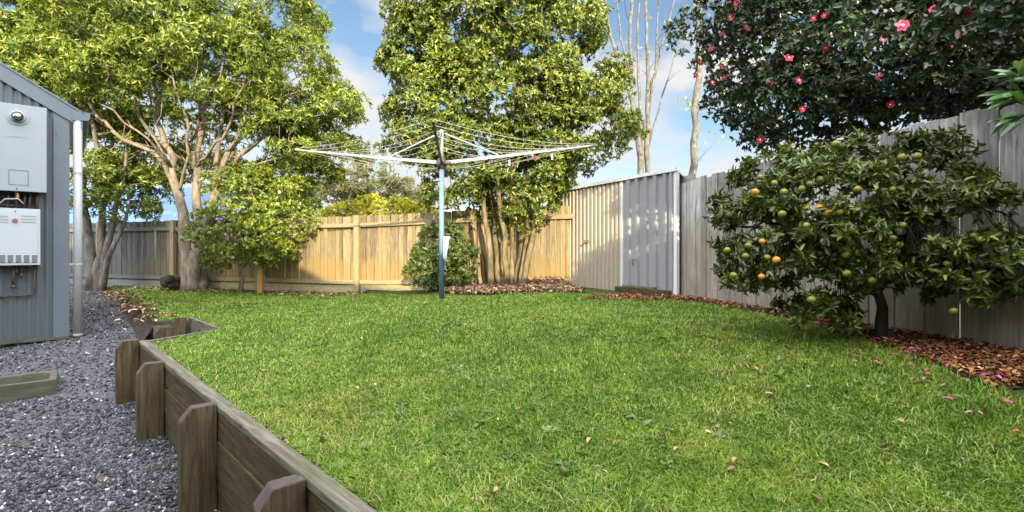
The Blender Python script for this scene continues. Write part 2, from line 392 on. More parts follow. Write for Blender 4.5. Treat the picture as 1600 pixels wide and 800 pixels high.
M['copper'] = plain('dull copper', (.085, .065, .05), .5, .7, dirt=.5, dcol=(.08, .08, .07))
M['brass'] = plain('brass fitting', (.55, .33, .08), .4, .8)
M['red'] = plain('red knob', (.32, .05, .04), .4)
M['galv'] = plain('galvanised steel', (.20, .225, .26), .55, 0, dirt=.4, dscale=8, dcol=(.30, .30, .29))
M['pole'] = plain('blue grey galvanised pole', (.10, .17, .30), .5, 0, dirt=.5, dscale=6, dcol=(.15, .19, .25))
M['wire'] = plain('line wire', (.42, .42, .41), .5, .2)
M['iron'] = plain('dark cast arm', (.06, .055, .05), .5, .4, dirt=.5, dcol=(.14, .12, .1))
M['shed'] = plain('cream steel sheet', (.34, .30, .235), .45, dirt=.45, dscale=1.6, dcol=(.34, .29, .21), stretch=(1, 1, .25))
M['shed_grey'] = plain('zinc steel sheet', (.26, .265, .28), .42, .15, dirt=.45, dscale=1.6, dcol=(.30, .30, .30), stretch=(1, 1, .25))
M['shed_white'] = plain('white steel trim', (.62, .63, .64), .4, dirt=.3, dscale=3)
M['rust'] = plain('rust', (.20, .13, .07), .8, dirt=.6, dcol=(.08, .06, .05))
M['concrete'] = plain('mossy concrete', (.075, .073, .055), .9, dirt=.9, dscale=7, dcol=(.03, .036, .014), stretch=(1, 1, 1))
M['stone'] = plain('brown stone', (.14, .12, .10), .9, dirt=.6, dscale=12, dcol=(.05, .05, .035), stretch=(1, 1, 1))
M['blue_roof'] = plain('blue roof steel', (.08, .16, .34), .45, dirt=.2)
M['wall_white'] = plain('render', (.55, .53, .48), .8, dirt=.2)
M['brick'] = plain('house wall', (.32, .27, .22), .8, dirt=.3)
M['cloth'] = plain('white cloth', (.70, .72, .75), .9, dirt=.2)
def ribbed(base, amt): pass

m, n, b = newmat('lawn soil')
z = noise(n, 1.1, 6); z2 = noise(n, 60, 4); r = ramp(n, [(.3, (.035, .055, .012)), (.55, (.06, .085, .02)), (.75, (.095, .095, .04))])
n.links.new(z.outputs['Fac'], r.inputs[0]); r2 = ramp(n, [(.3, (.5, .5, .5)), (.7, (1.4, 1.4, 1.4))]); n.links.new(z2.outputs['Fac'], r2.inputs[0])
n.links.new(mix(n, r.outputs[0], r2.outputs[0], 1, 'MULTIPLY'), b.inputs['Base Color']); b.inputs['Roughness'].default_value = 1; b.inputs['Specular IOR Level'].default_value = .1
bump(n, b, z2.outputs['Fac'], 1, .02); M['lawn'] = m
m, n, b = newmat('gravel bed')
z = noise(n, 90, 3); r = ramp(n, [(.3, (.02, .022, .026)), (.5, (.07, .075, .085)), (.7, (.19, .20, .22))]); n.links.new(z.outputs['Fac'], r.inputs[0])
n.links.new(r.outputs[0], b.inputs['Base Color']); b.inputs['Roughness'].default_value = .9; bump(n, b, z.outputs['Fac'], 1, .02); M['gravel'] = m
m, n, b = newmat('soil')
z = noise(n, 14, 8, rough=.75); r = ramp(n, [(.3, (.018, .013, .009)), (.55, (.05, .036, .022)), (.75, (.11, .08, .05))]); n.links.new(z.outputs['Fac'], r.inputs[0])
n.links.new(r.outputs[0], b.inputs['Base Color']); b.inputs['Roughness'].default_value = 1; bump(n, b, z.outputs['Fac'], 1, .03); M['soil'] = m
m, n, b = newmat('far ground')
z = noise(n, .25, 6); r = ramp(n, [(.3, (.04, .06, .02)), (.7, (.09, .10, .045))]); n.links.new(z.outputs['Fac'], r.inputs[0])
n.links.new(r.outputs[0], b.inputs['Base Color']); b.inputs['Roughness'].default_value = 1; M['ground'] = m
M['stones'] = islandmat('gravel stones', [(0, (.012, .014, .017)), (.45, (.04, .042, .047)), (.8, (.095, .098, .107)), (.95, (.24, .25, .28)), (1, (.5, .5, .52))], .75, .4)

# grass: colour drifts in patches over the lawn, each blade with its own tint
m, n, b = newmat('grass blades')
g = n.nodes.new('ShaderNodeNewGeometry')
r = ramp(n, [(0, (.055, .125, .008)), (.45, (.125, .25, .016)), (.78, (.21, .33, .035)), (.92, (.32, .34, .10)), (1, (.45, .38, .19))]); n.links.new(g.outputs['Random Per Island'], r.inputs[0])
z = noise(n, .9, 6, rough=.6); rr = ramp(n, [(.30, (.72, .84, .70)), (.5, (1, 1, .95)), (.62, (1.22, 1.08, 1.2)), (.72, (1.4, 1.08, 1.35))]); n.links.new(z.outputs['Fac'], rr.inputs[0])
c = mix(n, r.outputs[0], rr.outputs[0], 1, 'MULTIPLY')
z3 = noise(n, 5, 4); r3 = ramp(n, [(.35, (.68, .74, .65)), (.65, (1.3, 1.22, 1.25))]); n.links.new(z3.outputs['Fac'], r3.inputs[0])
c = mix(n, c, r3.outputs[0], 1, 'MULTIPLY')
n.links.new(c, b.inputs['Base Color']); b.inputs['Roughness'].default_value = .55; b.inputs['Specular IOR Level'].default_value = .3
t = n.nodes.new('ShaderNodeBsdfTranslucent'); n.links.new(c, t.inputs[0]); s = n.nodes.new('ShaderNodeMixShader'); s.inputs[0].default_value = .3
n.links.new(b.outputs[0], s.inputs[1]); n.links.new(t.outputs[0], s.inputs[2]); n.links.new(s.outputs[0], n.nodes['Material Output'].inputs[0]); M['grass'] = m

M['leaf_lime'] = leafmat('lime green leaves', [(0, (.03, .06, .006)), (.4, (.085, .14, .014)), (.78, (.20, .255, .035)), (1, (.42, .43, .12))], .32, .5, spec=.3)
M['leaf_mid'] = leafmat('glossy mid green leaves', [(0, (.028, .055, .007)), (.45, (.08, .128, .013)), (.85, (.20, .245, .028)), (.975, (.30, .31, .05)), (1, (.40, .18, .03))], .22, .33)
M['leaf_bush'] = leafmat('camellia bush leaves', [(0, (.04, .08, .006)), (.5, (.13, .19, .014)), (1, (.30, .34, .035))], .25, .35)
M['leaf_dark'] = leafmat('dark shrub leaves', [(0, (.045, .08, .018)), (.5, (.085, .13, .03)), (1, (.15, .20, .05))], .2, .35)
M['leaf_hedge'] = leafmat('yellow hedge leaves', [(0, (.22, .24, .012)), (1, (.44, .44, .04))], .3, .5)
M['leaf_gum'] = leafmat('olive gum leaves', [(0, (.07, .08, .03)), (1, (.16, .165, .07))], .3, .5)
M['leaf_camellia'] = leafmat('dark camellia leaves', [(0, (.008, .018, .009)), (.5, (.018, .036, .017)), (.88, (.036, .062, .025)), (.98, (.06, .09, .028)), (1, (.14, .06, .02))], .12, .28, tcol=1.8)
M['leaf_citrus'] = leafmat('citrus leaves', [(0, (.02, .042, .008)), (.5, (.062, .10, .015)), (.95, (.13, .165, .022)), (1, (.38, .36, .03))], .15, .28)
M['leaf_big'] = leafmat('large glossy leaves', [(0, (.03, .08, .03)), (1, (.08, .17, .05))], .15, .25)
M['leaf_autumn'] = leafmat('last autumn leaves', [(0, (.45, .22, .05)), (1, (.45, .38, .12))], .4, .5)
M['bark_pale'] = barkmat('pale bark', [(.3, (.075, .06, .042)), (.5, (.20, .165, .12)), (.72, (.36, .31, .235))])
M['bark_grey'] = barkmat('grey bark', [(.3, (.04, .036, .028)), (.5, (.12, .11, .09)), (.72, (.24, .22, .19))])
M['bark_tan'] = barkmat('olive tan bark', [(.32, (.045, .036, .02)), (.5, (.14, .115, .06)), (.68, (.26, .22, .13))])
M['bark_dark'] = barkmat('dark bark', [(.3, (.015, .012, .010)), (.7, (.06, .05, .04))])
M['bark_bare'] = barkmat('lichen bark', [(.3, (.055, .05, .042)), (.5, (.13, .12, .10)), (.7, (.24, .225, .195))], 14, (1, 1, .5))
M['litter'] = islandmat('dry leaves', [(0, (.12, .065, .035)), (.4, (.26, .15, .08)), (.8, (.42, .28, .17)), (1, (.55, .42, .30))], .7)
M['bark_mulch'] = islandmat('bed litter', [(0, (.05, .025, .012)), (.4, (.14, .06, .025)), (.75, (.30, .13, .04)), (1, (.48, .26, .10))], .7)
M['thatch'] = islandmat('dry grass', [(0, (.16, .17, .06)), (1, (.34, .32, .16))], .8)
M['petal'] = islandmat('pink petals', [(0, (.45, .03, .14)), (.6, (.62, .06, .26)), (1, (.72, .30, .50))], .6)
M['petal_pink'] = leafmat('camellia petals', [(0, (.42, .012, .085)), (1, (.62, .04, .17))], .3, .5, tcol=1.0)
M['petal_white'] = leafmat('white petals', [(0, (.70, .66, .60)), (1, (.85, .80, .78))], .3, .5, tcol=1.0)
M['stamen'] = plain('yellow stamens', (.75, .50, .06), .7)
M['fruit_green'] = plain('green mandarin', (.16, .16, .016), .45, dirt=.7, dcol=(.30, .18, .015), dscale=12, stretch=(1, 1, 1))
M['fruit_orange'] = plain('ripe mandarin', (.52, .21, .015), .4, dirt=.6, dcol=(.34, .26, .02), dscale=10, stretch=(1, 1, 1))
M['peg_blue'] = plain('blue plastic', (.05, .38, .65), .4); M['peg_pink'] = plain('pink plastic', (.75, .05, .22), .4)
M['peg_pale'] = plain('pale plastic', (.75, .6, .62), .4)
M['glass'] = plain('window glass', (.03, .04, .05), .08)

# ------------------------------------------------------------------ fixed points of the plan
def gpz(px, py, z): d = (CZ-z)*800/(py-390); return Vector(((px-800)/800*d, d, 0))
WA0 = gpz(592, 800, .579); WA1 = gpz(231, 531, .579); _d = (WA1-WA0).normalized()
WA0 += Vector((-_d.y, _d.x, 0))*.052; WA1 += Vector((-_d.y, _d.x, 0))*.052; WB = gp(343, 516); WC = gp(298, 498); WD = gp(240, 503)
WA1.z = zl(WA1.x, WA1.y); wdir = (Vector((WA1.x, WA1.y, 0))-WA0).normalized()
WAm = WA0-wdir*3.2                              # the wall runs on behind the camera
path_pts = [gp(225, 488), gp(205, 475), gp(185, 463), gp(160, 452)]
path_xy = [(p.x, p.y) for p in path_pts]
def fence_pt(px, h=1.65):                       # back fence: its height in pixels fixes its distance
    hp = 99+.058*(px-200); d = h*800/hp; return Vector(((px-800)/800*d, d, 0))
BF0, BF1 = fence_pt(200), fence_pt(682)
bdir = (BF1-BF0).normalized()
BFL = BF0-bdir*4.5; BFR = BF0+bdir*13.05
RF0 = Vector((2.46, 7.42, 0)); RF1 = Vector((3.33, 3.33, 0)); rdir = (RF1-RF0).normalized(); RFN = RF0+rdir*10.5
SH0 = Vector((.99, 9.70, 0)); SH1 = Vector((2.37, 7.38, 0))

# ------------------------------------------------------------------ setting: ground, lawn, gravel
mesh_obj('ground', [(-900, -900, -.35), (900, -900, -.35), (900, 1800, -.35), (-900, 1800, -.35)], [(0, 1, 2, 3)], M['ground'])['kind'] = 'structure'
def inside(pt, poly):
    x, y = pt; c = False; n_ = len(poly); j = n_-1
    for i in range(n_):
        xi, yi = poly[i]; xj, yj = poly[j]
        if (yi > y) != (yj > y) and x < (xj-xi)*(y-yi)/(yj-yi)+xi: c = not c
        j = i
    return c
def sheet(name, poly, f, mat, step=.22):
    xs = [p[0] for p in poly]; ys = [p[1] for p in poly]; pts = [Vector(p) for p in poly]
    x = min(xs)
    while x < max(xs):
        y = min(ys)
        while y < max(ys):
            q = (x+random.uniform(-.04, .04), y+random.uniform(-.04, .04))
            if inside(q, poly): pts.append(Vector(q))
            y += step
        x += step
    k = len(poly); vo, eo, fo, *_ = delaunay_2d_cdt(pts, [(i, (i+1) % k) for i in range(k)], [], 1, 1e-5)
    vs = [(v.x, v.y, f(v.x, v.y)) for v in vo]
    fs = []
    for t in fo:
        a, b_, c_ = [vo[i] for i in t[:3]]
        fs.append(tuple(t) if (b_-a).cross(c_-a) > 0 else tuple(t)[::-1])
    o = mesh_obj(name, vs, fs, mat, smooth=True); o['kind'] = 'structure'; return o
xy = lambda v: (v.x, v.y)
BFr = BFR
LAWN = [xy(WAm), xy(WA1), xy(WB), xy(WC), xy(WD)]+path_xy+[xy(BFL+Vector((1.6, -.4, 0))), xy(BFL+Vector((-.3, .25, 0))), xy(BFR+Vector((.6, .1, 0))), (3.5, 8.2), (2.75, 7.5), xy(RF0+Vector((.12, 0, 0))), xy(RFN+Vector((.12, 0, 0)))]
sheet('lawn', LAWN, zl, M['lawn'])
GRAV = [xy(WAm), xy(WA1), xy(WB), xy(WC), xy(WD)]+path_xy+[xy(BFL+Vector((1.6, -.4, 0))), xy(BFL+Vector((-.3, .25, 0))), (-17, 14), (-17, -3), (-3, -3)]
sheet('gravel_path', GRAV, zg, M['gravel'])

def scatter(n_, x0, x1, y0, y1, poly=None, k=4.0, dmin=1.2, flat=0):
    """points whose density falls with the square of the distance"""
    out_ = []
    P_ = np.array(poly) if poly else None
    tot = 0
    while tot < n_:
        m_ = n_*2; x = RNG.uniform(x0, x1, m_); y = RNG.uniform(y0, y1, m_); d2 = np.maximum(x*x*.5+y*y, dmin**2)
        keep = RNG.random(m_) < np.maximum(k/d2, flat); x = x[keep]; y = y[keep]
        if poly:
            c = np.zeros(len(x), bool); j = len(P_)-1
            for i in range(len(P_)):
                xi, yi = P_[i]; xj, yj = P_[j]
                if yi != yj: c ^= ((yi > y) != (yj > y)) & (x < (xj-xi)*(y-yi)/(yj-yi)+xi)
                j = i
            x = x[c]; y = y[c]
        out_.append(np.stack([x, y], 1)); tot += len(x)
    return np.concatenate(out_)[:n_]
bank = [Vector((WD.x, WD.y, 0))]+[Vector((p_.x, p_.y, 0)) for p_ in path_pts]+[BFL+Vector((1.6, -.4, 0))]
bv = []; bfc = []
for i in range(len(bank)-1):
    for k_ in range(8):
        q_ = bank[i].lerp(bank[i+1], k_/8); w_ = random.uniform(-.02, .03)
        bv += [(q_.x+.03, q_.y+.02, zl(q_.x, q_.y)+.006), (q_.x-.03+w_, q_.y-.02+w_, zl(q_.x, q_.y)*.6+zg(q_.x, q_.y)*.4), (q_.x-.14+w_, q_.y-.08, zg(q_.x, q_.y)-.03)]
for i in range(len(bv)//3-1):
    for k_ in range(2): bfc.append((i*3+k_, i*3+3+k_, i*3+4+k_, i*3+1+k_))
mesh_obj('path_bank', bv, bfc, M['soil'], smooth=True)['kind'] = 'structure'
vz = np.vectorize(zl); vg = np.vectorize(zg)

# gravel stones
def stones(xyz, size, name, mat, **kw):
    N = len(xyz)
    t = np.array([(1, 0, 0), (0, 1, 0), (-1, 0, 0), (0, -1, 0), (.2, .1, .8), (-.1, .1, -.7)], float)
    T = np.repeat(t[None], N, 0)+RNG.normal(0, .22, (N, 6, 3)); T *= RNG.uniform(.6, 1.25, (N, 1, 3))
    q = unit(RNG.normal(size=(N, 3))); a = unit(np.cross(q, RNG.normal(size=(N, 3)))); b_ = np.cross(q, a)
    Rm = np.stack([q, a, b_], 2); T = np.einsum('nij,nkj->nki', Rm, T)*np.asarray(size)[:, None, None]+xyz[:, None, :]
    f = np.array([(0, 1, 4), (1, 2, 4), (2, 3, 4), (3, 0, 4), (1, 0, 5), (2, 1, 5), (3, 2, 5), (0, 3, 5)])
    F = (np.arange(N)[:, None, None]*6+f[None]).reshape(-1, 3)
    return mesh_obj(name, T.reshape(-1, 3), F, mat)
s_xy = scatter(95000, -13.5, 0, 1.3, 12.5, GRAV, k=7, flat=.03)
sz = np.clip(RNG.lognormal(-4.78, .35, len(s_xy)), .004, .022)*(1+.05*s_xy[:, 1])
g3 = np.column_stack([s_xy, vg(s_xy[:, 0], s_xy[:, 1])+sz*.35])
tag(stones(g3, sz, 'gravel_stones', M['stones']), 'loose blue grey gravel chips spread over the side path', 'gravel', kind='stuff')

# grass blades
def blades(xy_, zf, h, w, lean, name, mat):
    N = len(xy_); z0 = zf(xy_[:, 0], xy_[:, 1]); p = np.column_stack([xy_, z0-.004]); a = RNG.uniform(0, 2*math.pi, N)
    d = np.stack([np.cos(a), np.sin(a), np.zeros(N)], 1); sd = np.stack([-np.sin(a), np.cos(a), np.zeros(N)], 1)
    a2 = a+RNG.normal(0, .8, N); d2 = np.stack([np.cos(a2), np.sin(a2), np.zeros(N)], 1)
    ln = np.abs(RNG.normal(lean, .35, N))[:, None]; h = h[:, None]; w = w[:, None]; up = np.array([0, 0, 1.])
    m_ = p+(up*.62+d*ln*.35)*h; t = p+(up*(.92-.35*np.clip(ln-.6, 0, 1))+d*ln*.55+d2*ln*.45)*h
    vs = np.stack([p-sd*w*.5, p+sd*w*.5, m_+sd*w*.42, m_-sd*w*.42, t+sd*w*.08, t-sd*w*.08], 1).reshape(-1, 3)
    f = (np.arange(N)[:, None, None]*6+np.array([(0, 1, 2, 3), (3, 2, 4, 5)])[None]).reshape(-1, 4)
    return mesh_obj(name, vs, f, mat)
GP = [xy(WAm+Vector((.06, .06, 0))), xy(WA1+Vector((.1, -.03, 0))), xy(WB+Vector((.06, -.04, 0))), xy(WC+Vector((.08, .02, 0))), xy(WD+Vector((.0, .12, 0)))]+[(a+.25, b_) for a, b_ in path_xy]+[xy(BF0+Vector((0, -.35, 0))), xy(gp(560, 459)), xy(gp(640, 461)), xy(gp(760, 463)), xy(gp(870, 452)), xy(gp(925, 458)), xy(gp(1060, 470)), xy(gp(1200, 491)), xy(gp(1330, 526)), xy(gp(1460, 575)), xy(gp(1600, 640)), (4.2, .6), (1, .5)]
def fn(x, y): return .5+.25*np.sin(x*1.7+np.sin(y*1.3)*1.5)+.25*np.sin(y*2.3+np.cos(x*2.1)*1.2)
g_xy = scatter(420000, -12, 9, .7, 13, GP, k=5.0, flat=.05)
dist = np.hypot(g_xy[:, 0], g_xy[:, 1])
hh = RNG.uniform(.018, .043, len(g_xy))*(.75+.5*fn(g_xy[:, 0]*2, g_xy[:, 1]*2)); ww = RNG.uniform(.0022, .0042, len(g_xy))*(.7+.27*dist)
tag(blades(g_xy, vz, hh*.9, ww, .95, 'lawn_grass', M['grass']), 'short green mown grass covering the raised lawn', 'grass', kind='stuff')
# shaggier tufts along the bed and walls
TB = [xy(gp(1190, 497)), xy(gp(1330, 528)), xy(gp(1600, 626)), xy(gp(1600, 690)), xy(gp(1420, 625)), xy(gp(1200, 530))]
t_xy = scatter(1800, -1, 4.2, 1.4, 8, TB, k=4, flat=.1)
tag(blades(t_xy, vz, RNG.uniform(.04, .09, len(t_xy)), RNG.uniform(.003, .005, len(t_xy)), .9, 'long_grass', M['grass']), 'longer straggly grass beside the flower bed on the right', 'grass', kind='stuff')

def flakes(xy_, zf, size, name, mat, lift=.0, tilt=.5, label='', cat='leaves', parent=None):
    N = len(xy_); z = zf(xy_[:, 0], xy_[:, 1])+lift*RNG.random(N)+.012
    a = RNG.uniform(0, 2*math.pi, N); d = np.stack([np.cos(a), np.sin(a), RNG.normal(0, tilt, N)], 1); nr = np.array([0, 0, 1.])+RNG.normal(0, tilt, (N, 3))
    s = RNG.uniform(.6, 1.3, N)*size
    v, f = leaf_arrays(np.column_stack([xy_, z]), d, nr, s, s*RNG.uniform(.35, .6, N), fold=.3, droop=RNG.uniform(.05, .2))
    return tag(mesh_obj(name, v, f, mat), label, cat, kind='stuff')

# ------------------------------------------------------------------ fences
def paling_run(mb, A, B, top, w=.1, th=.018, gap=.004, jt=.01, foot=-.05, off=Vector((0, 0, 0)), zf=zl, alt=0):
    A = Vector((A.x, A.y, 0)); B = Vector((B.x, B.y, 0)); d = (B-A).normalized(); n_ = Vector((-d.y, d.x, 0)); L_ = (B-A).length; s = 0; i = 0
    while s < L_:
        ww_ = w*random.uniform(.93, 1.05); c = A+d*(s+ww_/2)+off
        zb = zf(c.x, c.y)+foot; zt = top(c)+random.uniform(-jt, jt)
        mb.box((c.x, c.y, (zb+zt)/2)+n_*0 if False else Vector((c.x, c.y, (zb+zt)/2))+n_*(random.uniform(-.004, .004)+alt*(i % 2)), d*(ww_/2-gap/2), n_*th/2, Vector((random.uniform(-.004, .004), random.uniform(-.003, .003), (zt-zb)/2)))
        s += ww_; i += 1
def segbox(mb, A, B, z, h, th, off):            # a rail between A and B, z above lawn at both ends
    a = Vector((A.x, A.y, zl(A.x, A.y)+z)); b_ = Vector((B.x, B.y, zl(B.x, B.y)+z)); d = (b_-a); n_ = Vector((-d.y, d.x, 0)).normalized()
    mb.box((a+b_)/2+n_*off, d/2, n_*th/2, Vector((0, 0, h/2)))
bn = Vector((bdir.y, -bdir.x, 0))              # towards the camera
bf = empty('paling_fence', BF0+Vector((0, 0, zl(BF0.x, BF0.y))), 'timber paling fence with rails along the back, sunlit yellow in the middle', 'fence')
BTOP = 1.65
btop = lambda c: .55+BTOP+.10*sm(-3.5, 1, c.x)+.02
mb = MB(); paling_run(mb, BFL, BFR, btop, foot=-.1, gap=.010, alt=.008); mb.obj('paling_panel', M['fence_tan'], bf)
mb = MB(); n_posts = 0
posts = []
s = -4.4
p560 = None
# posts fall so that one stands at pixel column 563
t563 = [t for t in np.linspace(0, 13, 1301) if abs(800+800*(BF0+bdir*t).x/(BF0+bdir*t).y-563) < 2][0]
ss = [t563+2.7*k for k in range(-5, 3)]
ss = [t for t in ss if -4.5 < t < 12.9]
def bpt(t, off=0): return BF0+bdir*t+bn*off
for t in ss:
    p = bpt(t, .075); z0 = zl(p.x, p.y)
    MB().box((p.x, p.y, (z0-.1+btop(p)+.012)/2), bdir*.06, bn*.045, Vector((0, 0, (btop(p)+.012-z0+.1)/2))).obj('post', M['post_tan'], bf, bevel=.004)
edges = [-4.4]+ss+[13.0]
for a, c in zip(edges[:-1], edges[1:]):
    for kk, (zz, hh_) in enumerate(((-.20, .085), (-1.42, .09))):
        A, B_ = bpt(a+.061, .042), bpt(c-.061, .042)
        za, zb = btop(A)+zz, btop(B_)+zz
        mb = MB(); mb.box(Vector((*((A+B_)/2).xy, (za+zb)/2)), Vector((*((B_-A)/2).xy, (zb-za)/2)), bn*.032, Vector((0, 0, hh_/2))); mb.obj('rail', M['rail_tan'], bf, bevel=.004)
    A, B_ = bpt(a+.061, .022), bpt(c-.061, .022)
    z0 = (zl(A.x, A.y)+zl(B_.x, B_.y))/2
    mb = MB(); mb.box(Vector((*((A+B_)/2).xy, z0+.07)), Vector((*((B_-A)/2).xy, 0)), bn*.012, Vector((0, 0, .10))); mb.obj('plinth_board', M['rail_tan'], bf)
# the low screen of grey boards in front of the far left stretch is the same fence, its shade painted in as grey

rf = empty('board_fence', RF0+Vector((0, 0, .8)), 'tall weathered grey board fence running down the right side of the yard', 'fence')
def rtop(c):
    d = c.y; px = 800+800*c.x/max(d, .5); 
    return CZ+(390-(286-.2345*(px-1059)))/800*d if d > 2.2 else CZ+.96
rtops = {}
def rtopf(c):
    t = (Vector((c.x, c.y, 0))-RF0).dot(rdir)
    return 2.474+(-.0)*t
mb = MB(); paling_run(mb, RF0, RFN, rtopf, w=.125, gap=.006, jt=.016, foot=-.12, alt=.010); mb.obj('paling_panel', M['fence_grey'], rf)
rn = Vector((-rdir.y, rdir.x, 0)); 
if rn.x < 0: rn = -rn
for zz in (.35, 1.05, 1.5):
    mb = MB(); A, B_ = RF0+rn*.04, RFN+rn*.04
    mb.box(Vector((*((A+B_)/2).xy, .8+zz)), (B_-A)/2, rn*.022, Vector((0, 0, .045))); mb.obj('rail', M['fence_grey'], rf)
for t in np.arange(.1, 10.4, 2.4):
    p = RF0+rdir*t+rn*.13; MB().box((p.x, p.y, 1.55), rdir*.05, rn*.045, Vector((0, 0, .88))).obj('post', M['fence_grey'], rf)
q = empty('rear_board_fence', (3.0, 8, .8), 'short run of grey boards behind the garden shed', 'fence')
mb = MB(); paling_run(mb, Vector((2.50, 7.55, 0)), Vector((3.02, 7.85, 0)), lambda c: 2.3, w=.12)
paling_run(mb, Vector((3.04, 7.9, 0)), Vector((2.96, 8.75, 0)), lambda c: 2.3, w=.12); mb.obj('paling_panel', M['fence_grey'], q)

# ------------------------------------------------------------------ retaining wall
rw = empty('retaining_wall', (WA1.x, WA1.y, 0), 'low timber sleeper retaining wall with upright posts between gravel and lawn', 'retaining wall')
wn = Vector((-wdir.y, wdir.x, 0))
if wn.x > 0: wn = -wn                           # towards the gravel
top = .575
A = WAm; B_ = Vector((WA1.x, WA1.y, 0)); Ltot = (B_-A).length
cuts = [0, 2.35, 4.75, Ltot]
bh = .205
for row in range(3):
    z1 = top-.002-row*bh-.035*(row == 0); z0 = top-(row+1)*bh
    o = [0, 1.1, -.7][row]
    cc = [0]+[min(max(c+o, .3), Ltot-.3) for c in cuts[1:-1]]+[Ltot]
    for c0, c1 in zip(cc[:-1], cc[1:]):
        m_ = A+wdir*(c0+c1)/2; jt = random.uniform(-.004, .004)
        MB().box(Vector((m_.x, m_.y, (z0+z1)/2))+wn*(.001+jt), wdir*((c1-c0)/2-.002), wn*.024, Vector((0, 0, (z1-z0)/2-.003))).obj('sleeper', M['sleeper'], rw, bevel=.005)
for c0, c1 in zip([0, 2.4, 4.8], [2.4, 4.8, Ltot+.02]):      # flat weathered top board
    m_ = A+wdir*(c0+c1)/2
    MB().box(Vector((m_.x, m_.y, top-.016))-wn*.012, wdir*((c1-c0)/2-.002), wn*.040, Vector((0, 0, .02))).obj('capping_board', M['sleeper_top'], rw, bevel=.006)
def wall_piece(a, b_, zt, zb, th=.022):
    a = Vector((a.x, a.y, 0)); b_ = Vector((b_.x, b_.y, 0)); d = (b_-a).normalized(); n_ = Vector((-d.y, d.x, 0))
    h = (zt-zb)/2
    for k in range(2):
        MB().box(Vector((*((a+b_)/2).xy, zb+h*(k+.5))), (b_-a)/2, n_*th, Vector((0, 0, h/2-.003))).obj('sleeper', M['sleeper_top'] if k else M['sleeper'], rw, bevel=.004)
wall_piece(B_+Vector((.03, .0, 0)), WB, .575, .0)
wall_piece(WB+Vector((.0, .03, 0)), WC, .575, .12)
wall_piece(WC+Vector((-.03, .02, 0)), WD, .50, .18)
def wall_post(c, out_, along, ht, zb, w=.05, dp=.20, mat='block'):
    """upright sleeper set edge-on, its outer top corner clipped"""
    o = Vector((c.x, c.y, 0)); ch = .075
    pr = [o+Vector((0, 0, zb)), o+out_*dp+Vector((0, 0, zb)), o+out_*dp+Vector((0, 0, ht-ch)), o+out_*(dp-ch*.75)+Vector((0, 0, ht)), o+Vector((0, 0, ht))]
    o_ = MB().prism([p-along*w/2+Vector((random.uniform(-.004, .004), random.uniform(-.004, .004), 0)) for p in pr], along*w).obj('post', M[mat], rw, bevel=.007)
    o_.data.materials.append(M['end_grain'])
    for p_ in o_.data.polygons:
        if p_.normal.z > .25: p_.material_index = 1
    return o_
for pxx, ht, lean in ((204, .600, 0), (262, .585, 0), (345, .590, 0), (487, .580, 0)):
    # the column where each post meets the wall line
    best = min(np.linspace(0, Ltot, 3000), key=lambda t: abs(800+800*(A+wdir*t).x/max((A+wdir*t).y, .3)-pxx))
    c = A+wdir*best
    if pxx == 204: c = c-wdir*.03
    wall_post(c+wn*.028, wn, wdir, ht, -.3, w=.075 if pxx != 487 else .055, dp=.185)
    if pxx == 487: wall_post(c+wn*.028+wdir*.062, wn, wdir, ht-.012, -.3, w=.055, dp=.17)
    if pxx == 204: wall_post(c+wn*.028+wdir*.078, wn, wdir, ht-.004, -.3, w=.06, dp=.15)
for t in (1.0, 2.2): wall_post(A+wdir*t+wn*.028, wn, wdir, .585, -.3, w=.06, dp=.21)
pc = Vector((WC.x, WC.y, 0)); wall_post(pc+Vector((.02, -.14, 0)), Vector((-.96, -.28, 0)), Vector((-.28, .96, 0)), .59, .0, w=.05, dp=.16)
wall_post(Vector((WD.x, WD.y, 0))+Vector((.30, -.05, 0)), Vector((-.9, -.43, 0)), Vector((-.43, .9, 0)), .50, .0, w=.05, dp=.20)

# ------------------------------------------------------------------ shed of the house (left), wall with boxes
HC = Vector((-6.05, 7.0, 0)); hu = Vector((-.755, -.656, 0)); hn = Vector((.656, -.755, 0)); hb = -hn   # u runs left along the wall, hn faces the camera
def H(u, v, z): return HC+hu*u+hn*v+Vector((0, 0, z))
def upx(px):                                    # wall coordinate seen at a pixel column
    k = (px-800)/800; return (HC.x-k*HC.y)/(k*hu.y-hu.x)
def hz(px, py):                                 # height on the wall seen at a pixel
    u = upx(px); y = HC.y+hu.y*u; return CZ+(390-py)/800*y
hs = empty('outbuilding', (HC.x, HC.y, .29), 'grey corrugated steel outbuilding with a sloping roof at the left edge', 'building')
RS = (hz(0, 88)-hz(108, 148))/(upx(0)-upx(108))
eave = 3.38
def roofz(u): return eave+.62*u
U1 = 3.2
# corrugated wall: sine profile sheet, thick
vs = []; fs = []; N = int((U1-.14)/.0110); 
for i in range(N+1):
    u = .14+i*.011; v = .012+.011*math.cos(2*math.pi*(u-.14)/.087)
    vs += [H(u, v, .32), H(u, v, roofz(min(u, 1.6+max(0, 1.6-u)))-.02)]
for i in range(N): fs.append((2*i, 2*i+1, 2*i+3, 2*i+2))
mesh_obj('wall', vs, fs, M['house'], hs, smooth=True)
MB().box(H(U1/2, -.06, 1.8), hu*U1/2, hn*.05, Vector((0, 0, 1.5))).obj('wall_core', M['house'], hs)
MB().box((H(0.03, -1.6, 1.78)), hu*.03, hn*1.54, Vector((0, 0, 1.49))).obj('side_wall', M['house'], hs)
mb = MB(); mb.prism([H(0, .006, .31), H(.165, .006, .31), H(.165, .006, roofz(.165)-.06), H(0, .006, roofz(0)-.06)], hn*.024); mb.obj('corner_trim', M['house_trim'], hs, bevel=.003)
for i in range(9): MB().ball(H(.13, .031, .5+i*.32), .008, 6, 4).obj('screw', M['house_trim'], hs)
